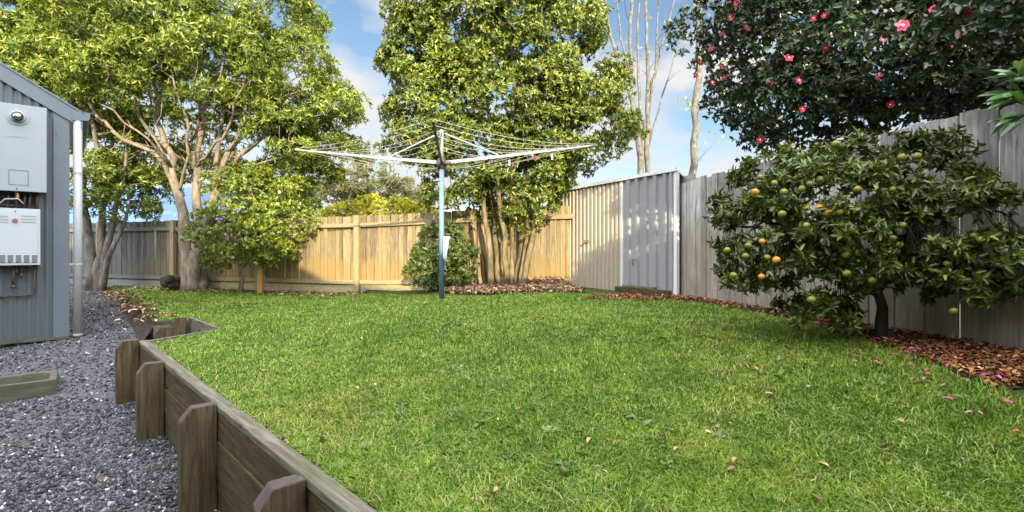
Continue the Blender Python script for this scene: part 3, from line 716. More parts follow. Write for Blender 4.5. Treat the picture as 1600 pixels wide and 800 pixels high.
for i in range(5): MB().ball(H(.24+i*.174, .026, .36), .008, 6, 4).obj('screw', M['house_trim'], hs)
mb = MB(); mb.box(H(U1/2, .004, .305), hu*U1/2, hn*.03, Vector((0, 0, .018))); mb.obj('base_flashing', M['concrete'], hs)
# barge board and roof
def RP(u, v, dz=0): return H(u, v, roofz(u)+dz)
mb = MB(); mb.prism([RP(-.14, .035, -.13), RP(1.6, .035, -.13), RP(1.6, .035, .08), RP(-.14, .035, .08)], hn*.02); mb.obj('barge_board', M['house_trim'], hs, bevel=.003)
mb = MB(); mb.prism([RP(-.16, .07, .075), RP(1.6, .07, .075), RP(1.6, .07, .10), RP(-.16, .07, .10)], hn*-3.3); mb.obj('roof', M['house_trim'], hs)
mb = MB(); mb.prism([RP(3.36, .07, -2.177+.075), RP(1.6, .07, .075), RP(1.6, .07, .10), RP(3.36, .07, -2.177+.10)], hn*-3.3); mb.obj('roof', M['house_trim'], hs)
ez = roofz(0)-.12
prof = [(-.03, 0), (-.19, .02), (-.215, .05), (-.215, .13), (-.20, .135), (-.20, .06), (-.18, .04), (-.03, .02)]
mb = MB(); mb.prism([H(u, .06, ez+z_) for u, z_ in prof], hn*-3.3); mb.obj('gutter', M['house_trim'], hs)
mb = MB(); mb.prism([H(-.03, .062, ez), H(-.19, .062, ez+.02), H(-.215, .062, ez+.05), H(-.215, .062, ez+.13), H(-.03, .062, ez+.135)], hn*.008); mb.obj('gutter_end', M['house_trim'], hs)
dp = H(-.085, .02, 0)
mb = MB(); mb.tube([dp+Vector((0, 0, .30)), dp+Vector((0, 0, ez+.02))], .050, 20); pipe = mb.obj('downpipe', M['pipe'], hs, smooth=False)
for p_ in pipe.data.polygons: p_.use_smooth = len(p_.vertices) == 4
for zz in (.335, 1.30, 2.55):
    mb = MB(); mb.tube([dp+Vector((0, 0, zz-.012)), dp+Vector((0, 0, zz+.012))], .0535, 20)
    if zz == 1.30: mb.box(dp+hu*.07+Vector((0, 0, 1.30)), hu*.035, hn*.006, Vector((0, 0, .012)))
    mb.obj('pipe_bracket', M['pipe'], pipe)

def wallbox(u0, u1, z0, z1, dpt, v0=.03):      # u0 = right edge
    return MB().box(H((u0+u1)/2, v0+dpt/2, (z0+z1)/2), hu*(u1-u0)/2, hn*dpt/2, Vector((0, 0, (z1-z0)/2)))
def vface(v, px): return None
# upper grey heater.  Its front stands .2 m off the wall, so pixel columns are solved on that plane
def front(px, py, v):
    k = (px-800)/800; o = HC+hn*v; u = (o.x-k*o.y)/(k*hu.y-hu.x); y = o.y+hu.y*u; return u, CZ+(390-py)/800*y
DV = .24
u0, zt = front(73, 169, DV); _, zb = front(70, 301, DV)
wh = empty('water_heater', H(u0+.3, 0, zb), 'pale grey wall mounted gas water heater with a round flue, the upper box', 'heater')
wallbox(u0+.012, u0+.83, zb+.012, zt-.012, DV-.035).obj('case', M['heater'], wh, bevel=.006)
wallbox(u0, u0+.842, zb, zt, .022, DV-.022).obj('front_cover', M['heater'], wh, bevel=.005)
uf, zf_ = front(28, 183, DV); c = H(uf, DV, zf_)
mb = MB(); mb.tube([c, c+hn*.012], .105, 28); mb.tube([c+hn*.012, c+hn*.03], [.085, .07], 28); fl = mb.obj('flue_plate', M['heater'], wh, bevel=.003)
mb = MB(); mb.tube([c+hn*.028, c+hn*.085+Vector((0, 0, -.004))], [.056, .056], 24, cap=False); mb.tube([c+hn*.085, c+hn*.03], [.049, .049], 24); mb.obj('flue_pipe', M['chrome'], fl, smooth=True)
mb = MB(); mb.tube([c+hn*.080, c+hn*.082], .047, 20); mb.obj('flue_mouth', M['dark'], fl)
# raised lettering on the casing, too small to read: a row of short relief strokes
mb = MB()
for i in range(8):
    u_, z_ = front(12+i*4.3, 213.5+i*.25, DV)
    q = H(u_, DV+.001, z_)
    mb.box(q, hu*.011, hn*.0015, Vector((0, 0, .004))); mb.box(q+hu*.008, hu*.003, hn*.0015, Vector((0, 0, .016))); 
    if i % 2: mb.box(q+Vector((0, 0, .012)), hu*.010, hn*.0015, Vector((0, 0, .003)))
mb.obj('relief_lettering', M['heater'], wh)
ua, za = front(14, 265, DV); ub, zb2 = front(44, 290, DV)
mb = MB(); lw = .0035
for (a0, a1, b0, b1) in ((ua, ub, za, za), (ua, ub, zb2, zb2), (ua, ua, zb2, za), (ub, ub, zb2, za)):
    mb.box(H((a0+a1)/2, DV+.001, (b0+b1)/2), hu*(abs(a1-a0)/2+lw), hn*.002, Vector((0, 0, abs(b1-b0)/2+lw)))
mb.obj('access_panel', M['house_trim'], wh)
u_, z_ = front(26, 295, DV); MB().ball(H(u_, DV, z_), .009, 8, 5).obj('screw', M['dark'], wh)
# lower white box
DV2 = .20
u0b, ztb = front(63, 327, DV2); _, zbb = front(62, 414, DV2)
gb = empty('pipe_cover', H(u0b+.3, 0, zbb), 'white louvred metal box below the grey heater on the outbuilding wall', 'metal box')
wallbox(u0b+.01, u0b+.80, zbb+.01, ztb-.008, DV2-.035).obj('case', M['white'], gb, bevel=.004)
cov = wallbox(u0b, u0b+.81, zbb, ztb, .018, DV2-.018).obj('front_cover', M['white'], gb, bevel=.004)
wallbox(u0b+.025, u0b+.79, zbb+.03, ztb-.03, .006, DV2).obj('raised_panel', M['white'], cov, bevel=.002)
for (xa, xb) in ((33, 56), (-8, 13)):
    mb = MB()
    for r_ in range(3):
        ua, za = front(xa, 337.5+r_*4.6, DV2); ub, _ = front(xb, 337.5, DV2); mb.box(H((ua+ub)/2, DV2+.0075, za), hu*abs(ua-ub)/2, hn*.002, Vector((0, 0, .0075)))
    mb.obj('vent_slots', M['heater'], gb)
mb = MB()
for r_ in range(4):
    for k_ in range(5):
        ua, za = front(49.6-k_*12.6, 400+r_*3.1, DV2); ub, _ = front(58.6-k_*12.6, 400, DV2); mb.box(H((ua+ub)/2, DV2+.007, za), hu*abs(ua-ub)/2, hn*.0015, Vector((0, 0, .007)))
mb.obj('grille_slots', M['dark'], gb)
u_, z_ = front(23.5, 344.5, DV2); c = H(u_, DV2+.006, z_)
mb = MB(); mb.tube([c, c+hn*.012], .030, 20); k_ = mb.obj('dial_surround', M['heater'], gb); MB().tube([c+hn*.012, c+hn*.022], .021, 16).obj('dial', M['red'], k_)
u_, z_ = front(24, 330.5, DV2); MB().ball(H(u_, DV2+.006, z_), .008, 8, 5).obj('screw', M['dark'], gb)
# pipework between and below
pw = empty('gas_pipes', H(.5, 0, zbb), 'tangle of dull pipes and valves between and below the two wall boxes', 'pipes')
MB().box(H(u0b+.43, .035, (zb+ztb)/2), hu*.40, hn*.006, Vector((0, 0, (zb-ztb)/2-.002))).obj('back_plate', M['dark'], pw)
mb = MB()
for px_, rr_ in ((14, .014), (26, .018), (40, .012), (48, .016), (58, .013)):
    u_, _ = front(px_, 310, .12); mb.tube([H(u_, .12, zb+.03), H(u_+random.uniform(-.02, .02), .13, ztb-.03)], rr_, 8)
mb.tube([H(u0b+.06, .10, ztb+.03), H(u0b+.5, .12, ztb+.05)], .012, 8)
mb.obj('pipes', M['copper'], pw, smooth=True)
u_, _ = front(27, 310, .14); mb = MB(); mb.tube([H(u_, .14, zb-.01), H(u_, .14, zb-.09)], .022, 10); mb.obj('brass_valve', M['brass'], pw)
mb = MB(); ul, zlw = front(8, 316, .14); mb.tube([H(ul+.05, .14, zlw-.02), H(ul, .16, zlw+.04), H(ul-.12, .16, zlw+.05), H(ul-.17, .15, zlw-.01)], .011, 8); mb.obj('flexible_hose', M['pipe'], pw, smooth=True)
ur, zr = front(54, 461, .05); u2, z2_ = front(54, 415, .05)
mb = MB(); mb.tube([H(ur, .05, zbb+.02), H(ur, .05, zr+.03), H(ur+.02, .05, zr), H(ur+1.2, .05, zr-.01)], .011, 8); mb.obj('thin_pipe', M['copper'], pw, smooth=True)
mb = MB()
for px_, a_, bb_ in ((21, 414, 448), (34, 414, 430), (26, 416, 424)):
    u_, za = front(px_, a_, .08); _, zc = front(px_, bb_, .08); mb.tube([H(u_, .08, za), H(u_, .08, zc)], [.018, .015], 8); mb.ball(H(u_, .08, zc), .026, 8, 5)
mb.obj('valve_stub', M['iron'], pw, smooth=True)

# ------------------------------------------------------------------ concrete trough by the outbuilding
ta = gp(89, 617, zg); tb = gp(-60, 640, zg); tc_ = gp(80, 583, zg)
tu = (tb-ta); tu.z = 0; tu.normalize(); tv = Vector((-tu.y, tu.x, 0)); 
if tv.y < 0: tv = -tv
trh = empty('concrete_trough', ta, 'mossy old concrete gully trough half sunk in the gravel', 'trough')
mb = MB(); zt_ = ta.z+.165; zb_ = ta.z-.06; LT, WT, wl = 1.0, .55, .06
def T_(u, v, z): return Vector((ta.x, ta.y, 0))+tu*u+tv*v+Vector((0, 0, z))
def ringpts(ins, z, cut): 
    return [T_(ins+cut, ins, z), T_(LT-ins, ins, z), T_(LT-ins, WT-ins, z), T_(ins+cut*.8, WT-ins, z), T_(ins, WT-ins-cut, z), T_(ins, ins+cut*.6, z)]
o0, o1, i1, i0 = ringpts(0, zb_, .03), ringpts(.0, zt_, .03), ringpts(wl, zt_-.003, .05), ringpts(wl+.02, zt_-.15, .05)
vs = o0+o1+i1+i0; fs = []
for a in range(3):
    for i in range(6): fs.append((a*6+i, a*6+(i+1) % 6, (a+1)*6+(i+1) % 6, (a+1)*6+i))
fs.append(tuple(range(18, 24)))
o = mesh_obj('basin', vs, fs, M['concrete'], trh); md = o.modifiers.new('edge', 'BEVEL'); md.width = .008; md.segments = 2
dsp = o.modifiers.new('s', 'SUBSURF'); dsp.subdivision_type = 'SIMPLE'; dsp.levels = dsp.render_levels = 3
tx = bpy.data.textures.new('rough', 'CLOUDS'); tx.noise_scale = .06; dm = o.modifiers.new('d', 'DISPLACE'); dm.texture = tx; dm.strength = .014

# ------------------------------------------------------------------ garden shed
sd = (SH1-SH0).normalized(); sn = Vector((sd.y, -sd.x, 0))
if sn.y > 0: sn = -sn
sd3 = sd; SL = (SH1-SH0).length; sb = -sn
gs = empty('garden_shed', SH0+Vector((0, 0, .8)), 'small skillion garden shed of ribbed cream and grey steel sheet in the right corner', 'shed')
def S(u, v, z): return SH0+sd*u+sn*v+Vector((0, 0, z))
def spx(px): k = (px-800)/800; return (k*SH0.y-SH0.x)/(sd.x-k*sd.y)
def sz_(px, py): u = spx(px); return CZ+(390-py)/800*(SH0.y+sd.y*u)
zL, zR = sz_(882, 298), sz_(1058, 266); topz = lambda u: zL+(zR-zL)*u/SL
botL, botR = sz_(882, 447)-.06, sz_(1058, 461)-.03; botz = lambda u: botL+(botR-botL)*u/SL
um = spx(973)
def ribsheet(u0, u1, pitch, ribw, h, name, mat, v0=0):
    pr = []; u = u0
    while u < u1-pitch*.4:
        e = min(u+pitch, u1); fl_ = e-ribw*1.6
        pr += [(u, 0), (max(fl_, u), 0), (max(fl_, u)+ribw*.3, h), (e-ribw*.3, h)]
        u += pitch
    pr.append((u1, 0)); vs = []; 
    for (a, v) in pr: vs += [S(a, v0+v, botz(a)), S(a, v0+v, topz(a))]
    fs = [(2*i, 2*i+1, 2*i+3, 2*i+2) for i in range(len(pr)-1)]
    o = mesh_obj(name, vs, fs, mat, gs); s_ = o.modifiers.new('t', 'SOLIDIFY'); s_.thickness = .002; return o
ribsheet(.03, um, .105, .035, .034, 'wall_panel', M['shed'], .004)
ribsheet(um+.02, SL-.02, .19, .05, .045, 'door', M['shed_grey'], .012)
mb = MB(); mb.box(S(um+.008, .02, (botz(um)+topz(um))/2), sd*.016, sn*.02, Vector((0, 0, (topz(um)-botz(um))/2))); mb.obj('door_jamb', M['shed_white'], gs, bevel=.002)
mb = MB(); mb.box(S(SL+.012, .012, (botR+zR)/2), sd*.028, sn*.03, Vector((0, 0, (zR-botR)/2))); mb.obj('corner_post', M['shed_white'], gs, bevel=.003)
mb = MB(); mb.box(S(.008, .012, (botL+zL)/2), sd*.02, sn*.026, Vector((0, 0, (zL-botL)/2))); mb.obj('corner_post', M['shed'], gs, bevel=.003)
c0, c1 = S(-.04, .04, zL+.012), S(SL+.05, .04, zR+.012)
mb = MB(); mb.prism([c0+Vector((0, 0, -.03)), c1+Vector((0, 0, -.03)), c1+Vector((0, 0, .022)), c0+Vector((0, 0, .022))], sn*.03); mb.obj('roof_edge', M['shed_white'], gs, bevel=.002)
rb = .62
mb = MB(); mb.prism([S(-.05, .035, zL+.008), S(SL+.02, .035, zR+.006), S(SL-.35, -rb, zR-.05), S(-.05, -rb, zL+.008)], Vector((0, 0, .016))); mb.obj('roof', M['shed'], gs)
mb = MB(); mb.box(S(.0, -rb/2, (botL+zL)/2), sd*.006, sn*rb/2, Vector((0, 0, (zL-botL)/2))); mb.obj('side_panel', M['shed'], gs)
mb = MB(); mb.prism([S(0, -rb, botL), S(SL, -rb+.2, botR), S(SL, -rb+.2, zR-.02), S(0, -rb, zL-.02)], sn*.006); mb.obj('back_panel', M['shed'], gs)
u_ = spx(994); z_ = sz_(994, 408); mb = MB(); mb.tube([S(u_-.03, .04, z_-.06), S(u_-.03, .055, z_), S(u_-.015, .06, z_+.03), S(u_+.045, .06, z_+.03), S(u_+.06, .055, z_), S(u_+.065, .04, z_-.05)], .008, 6); mb.obj('handle', M['rust'], gs, smooth=True)
u_ = spx(920); z_ = sz_(920, 377); mb = MB(); mb.box(S(u_, .045, z_), sd*.05, sn*.008, Vector((0, 0, .022))); mb.tube([S(u_-.02, .05, z_), S(u_-.03, .075, z_-.02), S(u_-.06, .075, z_-.035)], .010, 6); mb.ball(S(u_-.065, .065, z_-.045), .02, 8, 5); mb.obj('latch', M['rust'], gs)

# sleepers in front of the shed
for (a, b_, hgt) in ((970, 1054, .10),):
    p0 = S(spx(a), .09, .0); p1 = S(spx(b_), .09, 0); z0 = zl(p0.x, p0.y)
    t = empty('timber_sleeper', (p0+p1)/2+Vector((0, 0, z0)), 'rotting brown timber sleeper lying at the foot of the shed door', 'sleeper')
    mb = MB(); mb.box(Vector((*((p0+p1)/2).xy, z0+.035)), (p1-p0)/2, sn*.045, Vector((0, 0, .055))); mb.obj('beam', M['sleeper'], t, bevel=.01)
    mb = MB(); mb.box(Vector((*((p0*.55+p1*.45)).xy, z0+.105)), (p1-p0)*.3, sn*.035, Vector((0, 0, .016))); mb.obj('split_board', M['sleeper_top'], t, bevel=.005)

# ------------------------------------------------------------------ rotary clothes line
pb = gp(690, 467); d_ = pb.y
hz_ = lambda py, d=d_: CZ+(390-py)/800*d
hl = empty('rotary_clothesline', pb, 'tall rotary clothes line with a blue grey pole and wire square standing on the lawn', 'clothes line')
hub = hz_(254); mast = hz_(203)
mb = MB(); mb.tube([pb+Vector((0, 0, -.05)), Vector((pb.x, pb.y, hub-.02))], [.041, .038], 16); pole = mb.obj('pole', M['pole'], hl, smooth=True)
mb = MB(); mb.tube([Vector((pb.x, pb.y, hub+.02)), Vector((pb.x, pb.y, mast))], .030, 14); mb.obj('mast', M['galv'], hl, smooth=True)
mb = MB(); mb.tube([Vector((pb.x, pb.y, hub-.10)), Vector((pb.x, pb.y, hub-.04)), Vector((pb.x, pb.y, hub+.06))], [.056, .085, .06], 16); mb.tube([Vector((pb.x+.03, pb.y-.09, hub-.02)), Vector((pb.x+.15, pb.y-.12, hub-.03))], .03, 10); mb.obj('hub', M['iron'], hl, smooth=True)
phi = R(5.5); LA = 2.62
dirs = [Vector((math.cos(phi+k*math.pi/2), math.sin(phi+k*math.pi/2), 0)) for k in range(4)]   # right, back, left, front
tips = []
tz = [3.15, 2.98, 2.99, 2.90]; LAs = [2.42, 2.25, 2.16, 2.28]
for k, dr in enumerate(dirs):
    a = Vector((pb.x, pb.y, hub)); e = a+dr*LAs[k]; e.z = tz[k]; tips.append(e); ax = (e-a); n_ = ax.cross(Vector((0, 0, 1))).normalized(); upv = n_.cross(ax).normalized()
    mb = MB(); mid = a.lerp(e, .42); mid.z -= .012
    for (p0, p1, w0, w1) in ((a+dr*.05, mid, .026, .021), (mid, e, .021, .010)):
        vs = [p0-n_*.016-upv*w0, p0+n_*.016-upv*w0, p0+n_*.016+upv*w0, p0-n_*.016+upv*w0, p1-n_*.014-upv*w1, p1+n_*.014-upv*w1, p1+n_*.014+upv*w1, p1-n_*.014+upv*w1]
        mb.add(vs, [(0, 3, 2, 1), (4, 5, 6, 7), (0, 1, 5, 4), (1, 2, 6, 5), (2, 3, 7, 6), (3, 0, 4, 7)])
    arm = mb.obj('arm', M['iron'] if k == 3 else M['galv'], hl, bevel=.003)
    q = a.lerp(e, .36); q.z += .02
    mb = MB(); mb.tube([Vector((pb.x, pb.y, mast-.06))+dr*.05, q], .012, 8); mb.obj('brace', M['galv'] if k != 3 else M['iron'], hl)
mb = MB()
wl_pts = []
for k in range(4):
    e0, e1 = tips[k], tips[(k+1) % 4]; a = Vector((pb.x, pb.y, hub))
    for j in range(7):
        f = 1-j*.108; p0 = a.lerp(e0, f); p1 = a.lerp(e1, f); p0.z += .02; p1.z += .02; sag = .05+.05*random.random()
        pts = [p0.lerp(p1, s_)-Vector((0, 0, sag*4*s_*(1-s_))) for s_ in np.linspace(0, 1, 7)]
        mb.tube(pts, .0026, 4, cap=False); wl_pts.append(pts)
mb.obj('line_wire', M['wire'], hl)
mb = MB(); zc = hz_(372); mb.tube([Vector((pb.x+.04, pb.y-.05, zc)), Vector((pb.x+.14, pb.y-.06, zc))], .022, 10); mb.obj('crank', M['pipe'], hl, smooth=True)
# rag hanging from the crank
vs = []; fs = []
for i in range(6):
    for j in range(9):
        f = j/8; wdt = .055*(1-.55*f); vs.append((pb.x+.085-.03*f+(i/5-.5)*2*wdt*.8, pb.y-.085+.018*math.sin(i*2.3+j*.5), zc+.015-.33*f-.05*f*(i/5)))
for i in range(5):
    for j in range(8): fs.append((i*9+j, i*9+j+1, (i+1)*9+j+1, (i+1)*9+j))
o = mesh_obj('rag', vs, fs, M['cloth'], smooth=True); s_ = o.modifiers.new('t', 'SOLIDIFY'); s_.thickness = .006
tag(o, 'white rag hanging from the crank handle on the clothes line pole', 'rag')
# pegs
def peg_mesh(mat):
    mb = MB(); mb.box((-.006, 0, -.03), (.004, 0, 0), (0, .006, 0), (.002, 0, .045)); mb.box((.006, 0, -.03), (.004, 0, 0), (0, .006, 0), (-.002, 0, .045)); mb.tube([(0, -.008, -.015), (0, .008, -.015)], .006, 8)
    o = mb.obj('clothes_peg', mat); return o
pegs = [(590, 262, 'peg_blue', 'blue clothes peg on the wires, farthest left of the pegs'), (607, 267, 'peg_blue', 'blue clothes peg on the wires, second from the left'), (637, 270, 'peg_blue', 'blue clothes peg on the wires, closest to the pole'),
        (831, 248, 'peg_pink', 'bright pink clothes peg on the wires right of the pole'), (862, 248, 'peg_pale', 'pale pink clothes peg on the wires, farthest right'), (793, 256, 'peg_pale', 'pale clothes peg on the wires just right of the pole')]
for px, py, mt, lab in pegs:
    best = None
    for w_ in wl_pts:
        for a, b_ in zip(w_[:-1], w_[1:]):
            for s_ in (0, .25, .5, .75):
                q = a.lerp(b_, s_); x = 800+800*q.x/q.y; y = 390-800*(q.z-CZ)/q.y; e = (x-px)**2+(y+5-py)**2+(30 if q.y > pb.y else 0)
                if best is None or e < best[0]: best = (e, q.copy())
    o = peg_mesh(M[mt]); o.location = best[1]; o.rotation_euler = (0, 0, random.uniform(0, 1)); o.scale = (1.1, 1.1, 1.1); tag(o, lab, 'clothes peg', 'pegs left on the clothes line')

# ------------------------------------------------------------------ trees in the yard
def stem(pts, r0, r1): return ([P(*p) for p in pts], r0, r1)
# big tree on the left
D = 12.0
blobs = [(90, 60, D+.5, 120, 75, 1.4), (190, 10, D, 110, 85, 1.8), (300, 30, D-.6, 110, 70, 1.5), (390, 25, D, 95, 85, 1.8), (440, 110, D-.3, 70, 60, 1.4), (300, 105, D-1.2, 130, 48, 1.0), (190, 110, D-1, 90, 45, .8),
         (515, 200, D, 58, 48, 1.1), (470, 160, D+.2, 70, 55, 1.2), (455, 225, D-.5, 70, 40, .9), (110, 130, D, 75, 50, 1.2), (260, 200, D+1.6, 130, 80, .7), (390, 220, D+1.5, 110, 70, .7), (250, 150, D+1.5, 140, 60, .6), (330, 170, D+1.4, 130, 60, .6), (465, 270, D+.6, 60, 35, .6), (205, 300, D+1.2, 80, 40, .4)]
cl = in_blobs(500, blobs, .45)
bs = P(300, 448, D); bs.z = zl(bs.x, bs.y)
st = [([bs+Vector((-.12, 0, -.1)), P(291, 395, D), P(286, 335, D), P(268, 262, D), P(250, 190, D), P(235, 110, D)], .17, .03),
      ([bs+Vector((.06, -.05, -.1)), P(307, 390, D-.1), P(308, 330, D), P(306, 265, D), P(318, 190, D), P(330, 100, D)], .16, .03),
      ([bs+Vector((.16, .05, -.1)), P(318, 400, D+.1), P(324, 345, D), P(345, 270, D), P(375, 200, D), P(400, 120, D)], .14, .03),
      ([P(313, 375, D+.1), P(333, 330, D+.2), P(337, 270, D+.3), P(345, 180, D+.4)], .10, .04),
      ([P(276, 290, D), P(240, 240, D-.3), P(195, 215, D-.4), P(150, 180, D-.3), P(120, 140, D)], .055, .03),
      ([P(268, 262, D), P(225, 200, D-.5), P(200, 150, D-.6)], .035, .016), ([P(280, 300, D), P(295, 240, D-.5), P(290, 180, D-.7), P(270, 120, D-.8)], .04, .018),
      ([P(306, 265, D), P(345, 215, D-.6), P(370, 160, D-.8), P(385, 110, D-.8)], .04, .018), ([P(345, 270, D), P(400, 225, D-.5), P(440, 180, D-.6), P(455, 130, D-.5)], .04, .016), ([P(337, 300, D), P(390, 262, D-.6), P(430, 250, D-.7), P(480, 232, D-.6)], .035, .015),
      ([P(262, 240, D), P(215, 175, D-.7), P(165, 130, D-.8)], .035, .015), ([P(268, 262, D), P(230, 215, D-.8), P(175, 175, D-.9), P(130, 130, D-.8)], .03, .015), ([P(300, 220, D), P(322, 160, D-.7), P(350, 100, D-1)], .03, .015),
      ([P(341, 285, D), P(375, 240, D-.4), P(420, 205, D-.5), P(470, 185, D-.3)], .06, .025)]
T1 = tree('broadleaf_tree', 'large spreading tree with pale forked trunks and lime green crown at back left', 'tree', bs, st, cl, M['leaf_lime'], M['bark_pale'],
     dict(rc=.43, per=46, k=6, Ln=.112, Wd=.031, cone=.95, fold=.15, droop=.25), dict(step=.25, wob=.08, tip=.009, power=.36, rise=.5),
     extra=np.array([P(random.uniform(140, 470), random.uniform(105, 250), D-.3-random.random()*.7) for _ in range(110)]))
o = MB()
for i in range(14): 
    a = i*2.4; o.ball(bs+Vector((-.42+.16*math.cos(a)*random.random(), -.1+.14*math.sin(a)*random.random(), .10+.16*random.random())), random.uniform(.07, .13), 8, 6)
b_ = o.obj('root_burl', M['bark_dark'], T1, smooth=True)
# tree behind the downpipe
D2 = 12.5
blobs = [(35, 70, D2, 70, 50, 1.2), (120, 60, D2+.6, 80, 60, 1.2), (175, 235, D2+.3, 65, 60, .8), (215, 305, D2+.3, 55, 35, .6), (150, 300, D2-.4, 40, 45, .5), (40, 30, D2, 90, 50, 1), (150, 170, D2+.5, 60, 50, .8), (235, 265, D2+.8, 45, 40, .5)]
cl = in_blobs(190, blobs, .3)
b2 = P(152, 447, D2-.3); b2.z = .56
st = [([b2+Vector((-.15, 0, -.1)), P(143, 400, D2-.2), P(134, 345, D2), P(128, 280, D2), P(110, 160, D2)], .13, .04),
      ([b2+Vector((.0, 0, -.1)), P(155, 395, D2-.2), P(160, 340, D2), P(158, 270, D2), P(140, 150, D2)], .11, .04),
      ([b2+Vector((.08, 0, -.1)), P(162, 400, D2-.2), P(175, 350, D2), P(190, 290, D2), P(200, 230, D2)], .10, .03),
      ([b2+Vector((.14, -.05, -.1)), P(168, 410, D2-.3), P(186, 365, D2-.3), P(200, 320, D2-.2)], .08, .03)]
tree('multi_stem_tree', 'bushy multi stemmed tree standing behind the white downpipe', 'tree', b2, st, cl, M['leaf_lime'], M['bark_grey'],
     dict(rc=.38, per=26, k=6, Ln=.12, Wd=.038, cone=1.0, fold=.15, droop=.2), dict(step=.3, wob=.06, tip=.010, power=.42))
# centre tree
D3 = 9.45
E = D3+.45
blobs = [(770, -60, E, 130, 70, 1.4), (700, 25, E, 85, 70, 1.3), (850, 30, E, 90, 80, 1.4), (770, 50, E-.4, 120, 90, 1.3), (680, 110, E, 70, 60, 1.2), (690, 180, E, 88, 62, 1.1), (800, 150, E-.3, 120, 85, 1.2),
         (895, 130, E, 75, 75, 1.2), (925, 195, E, 60, 52, 1.0), (865, 215, E-.1, 85, 55, 1.0), (760, 235, E-.1, 95, 58, 1.0), (715, 290, E-.2, 42, 42, .7), (815, 280, E-.2, 66, 48, .9), (765, 305, E-.2, 60, 32, .7), (780, 305, E-.5, 62, 34, .5), (842, 305, E-.3, 42, 36, .6), (800, 325, E-.55, 58, 26, .4), (625, 225, E, 32, 20, .5), (640, 90, E, 30, 40, .5), (925, 240, E-.1, 35, 25, .6)]
cl = in_blobs(680, blobs, .6); cl = cl[(cl[:, 1] > 8.75) | (cl[:, 2] > 3.9)]
b3 = P(798, 443, D3); b3.z = zl(b3.x, b3.y)
st = []
for (x0, x1, x2, dd) in ((770, 757, 748, 0), (781, 772, 765, .15), (790, 786, 775, -.15), (800, 800, 800, -.1), (807, 815, 822, .15), (812, 826, 838, 0), (816, 838, 852, -.1)):
    st.append(([Vector(((x0-800)/800*D3, D3+dd, b3.z-.1)), P((x0*.55+x1*.45), 400, D3+dd), P(x1, 340, D3+dd*1.5), P(x2, 270, D3+dd*2), P(x2+(x2-800)*.5, 170, D3+dd*2), P(x2+(x2-800)*.8, 70, D3+dd*2)], random.uniform(.05, .075), .022))
tree('evergreen_tree', 'tall dense rounded evergreen tree with many thin trunks behind the clothes line', 'tree', b3, st, cl, M['leaf_mid'], M['bark_tan'],
     dict(rc=.34, per=42, k=6, Ln=.080, Wd=.032, cone=1.0, fold=.2, droop=.15), dict(step=.3, wob=.05, tip=.008, power=.42), ntarget=260)
# stakes leaning by its foot
for (x0, y0, x1, y1, lab) in ((748, 446, 736, 352, 'dark timber stake leaning left of the evergreen tree trunks'), (762, 446, 753, 395, 'short dark stake closest to the evergreen tree trunks')):
    a = P(x0, y0, 9.6); a.z = zl(a.x, a.y)-.05; e = P(x1, y1, 10.0)
    o = MB().tube([a, e], .028, 6).obj('garden_stake', M['bark_dark']); tag(o, lab, 'stake', 'stakes by the evergreen tree')
# white flowered bush at left centre
D4 = 11.2
blobs = [(400, 320, D4, 72, 55, .9), (440, 350, D4, 50, 45, .8), (350, 360, D4, 40, 40, .7), (400, 375, D4-.2, 65, 35, .8), (375, 290, D4, 40, 28, .6), (460, 310, D4, 30, 35, .6), (350, 395, D4, 30, 22, .5), (430, 395, D4, 30, 18, .5)]
cl = in_blobs(190, blobs, .4)
b4 = P(376, 452, D4); b4.z = zl(b4.x, b4.y)
st = [([b4+Vector((0, 0, -.05)), P(379, 435, D4), P(375, 420, D4), P(385, 405, D4), P(395, 390, D4), P(400, 350, D4)], .055, .03), ([P(376, 421, D4), P(370, 405, D4), P(362, 380, D4)], .03, .02)]
bush = tree('flowering_bush', 'lime green rounded camellia bush dotted with white flowers before the fence', 'bush', b4, st, cl, M['leaf_bush'], M['bark_pale'],
     dict(rc=.27, per=20, k=5, Ln=.072, Wd=.034, cone=1.0, fold=.2, droop=.12), dict(step=.2, wob=.05, tip=.007, power=.4))
def flower_parts(mat, parent, c, fac, r, n_=7, cr=.28, name='flower'):
    c = np.array(c); fac = np.array(fac)/np.linalg.norm(fac); a = np.cross(fac, [.3, .1, 1]); a /= np.linalg.norm(a); b_ = np.cross(fac, a)
    th = np.arange(n_)*2*math.pi/n_+RNG.normal(0, .12, n_); rad = np.cos(th)[:, None]*a+np.sin(th)[:, None]*b_
    v, f = leaf_arrays(np.repeat(c[None], n_, 0)+rad*r*.1, rad+fac*RNG.uniform(.15, .6, (n_, 1)), np.repeat(fac[None], n_, 0)+RNG.normal(0, .1, (n_, 3)), r*RNG.uniform(.85, 1.1, n_), r*.85, fold=.12, droop=.1)
    o = mesh_obj(name, v, f, mat, parent)
    mb = MB(); cc = Vector(c)+Vector(fac)*r*.22
    mb.ball(cc, r*cr, 7, 5)
    mb.obj('stamens', M['stamen'], o); return o
vis = cl[(cl[:, 1] < D4)]
for px, py in ((436, 300), (434, 318), (382, 238+40), (352, 366), (338, 352), (372, 330), (410, 316), (425, 352), (428, 362), (363, 402), (345, 340), (398, 345), (455, 292), (470, 318), (385, 372), (405, 325), (420, 380), (357, 322)):
    dd = D4-.75+.2*abs(px-400)/70+random.uniform(0, .15); p = P(px, py, dd); flower_parts(M['petal_white'], bush, p, (random.uniform(-.9, .9), -1, random.uniform(-.5, .8)), random.uniform(.03, .05), 6, .2)
o = MB().box(Vector((P(407, 440, 11.0).x, 11.0, .55+.33)), (.055, 0, 0), (0, .045, 0), (0.005, 0, .42)).obj('short_post', M['stake'], bevel=.008)
tag(o, 'short orange brown timber post beside the white flowered bush', 'post')
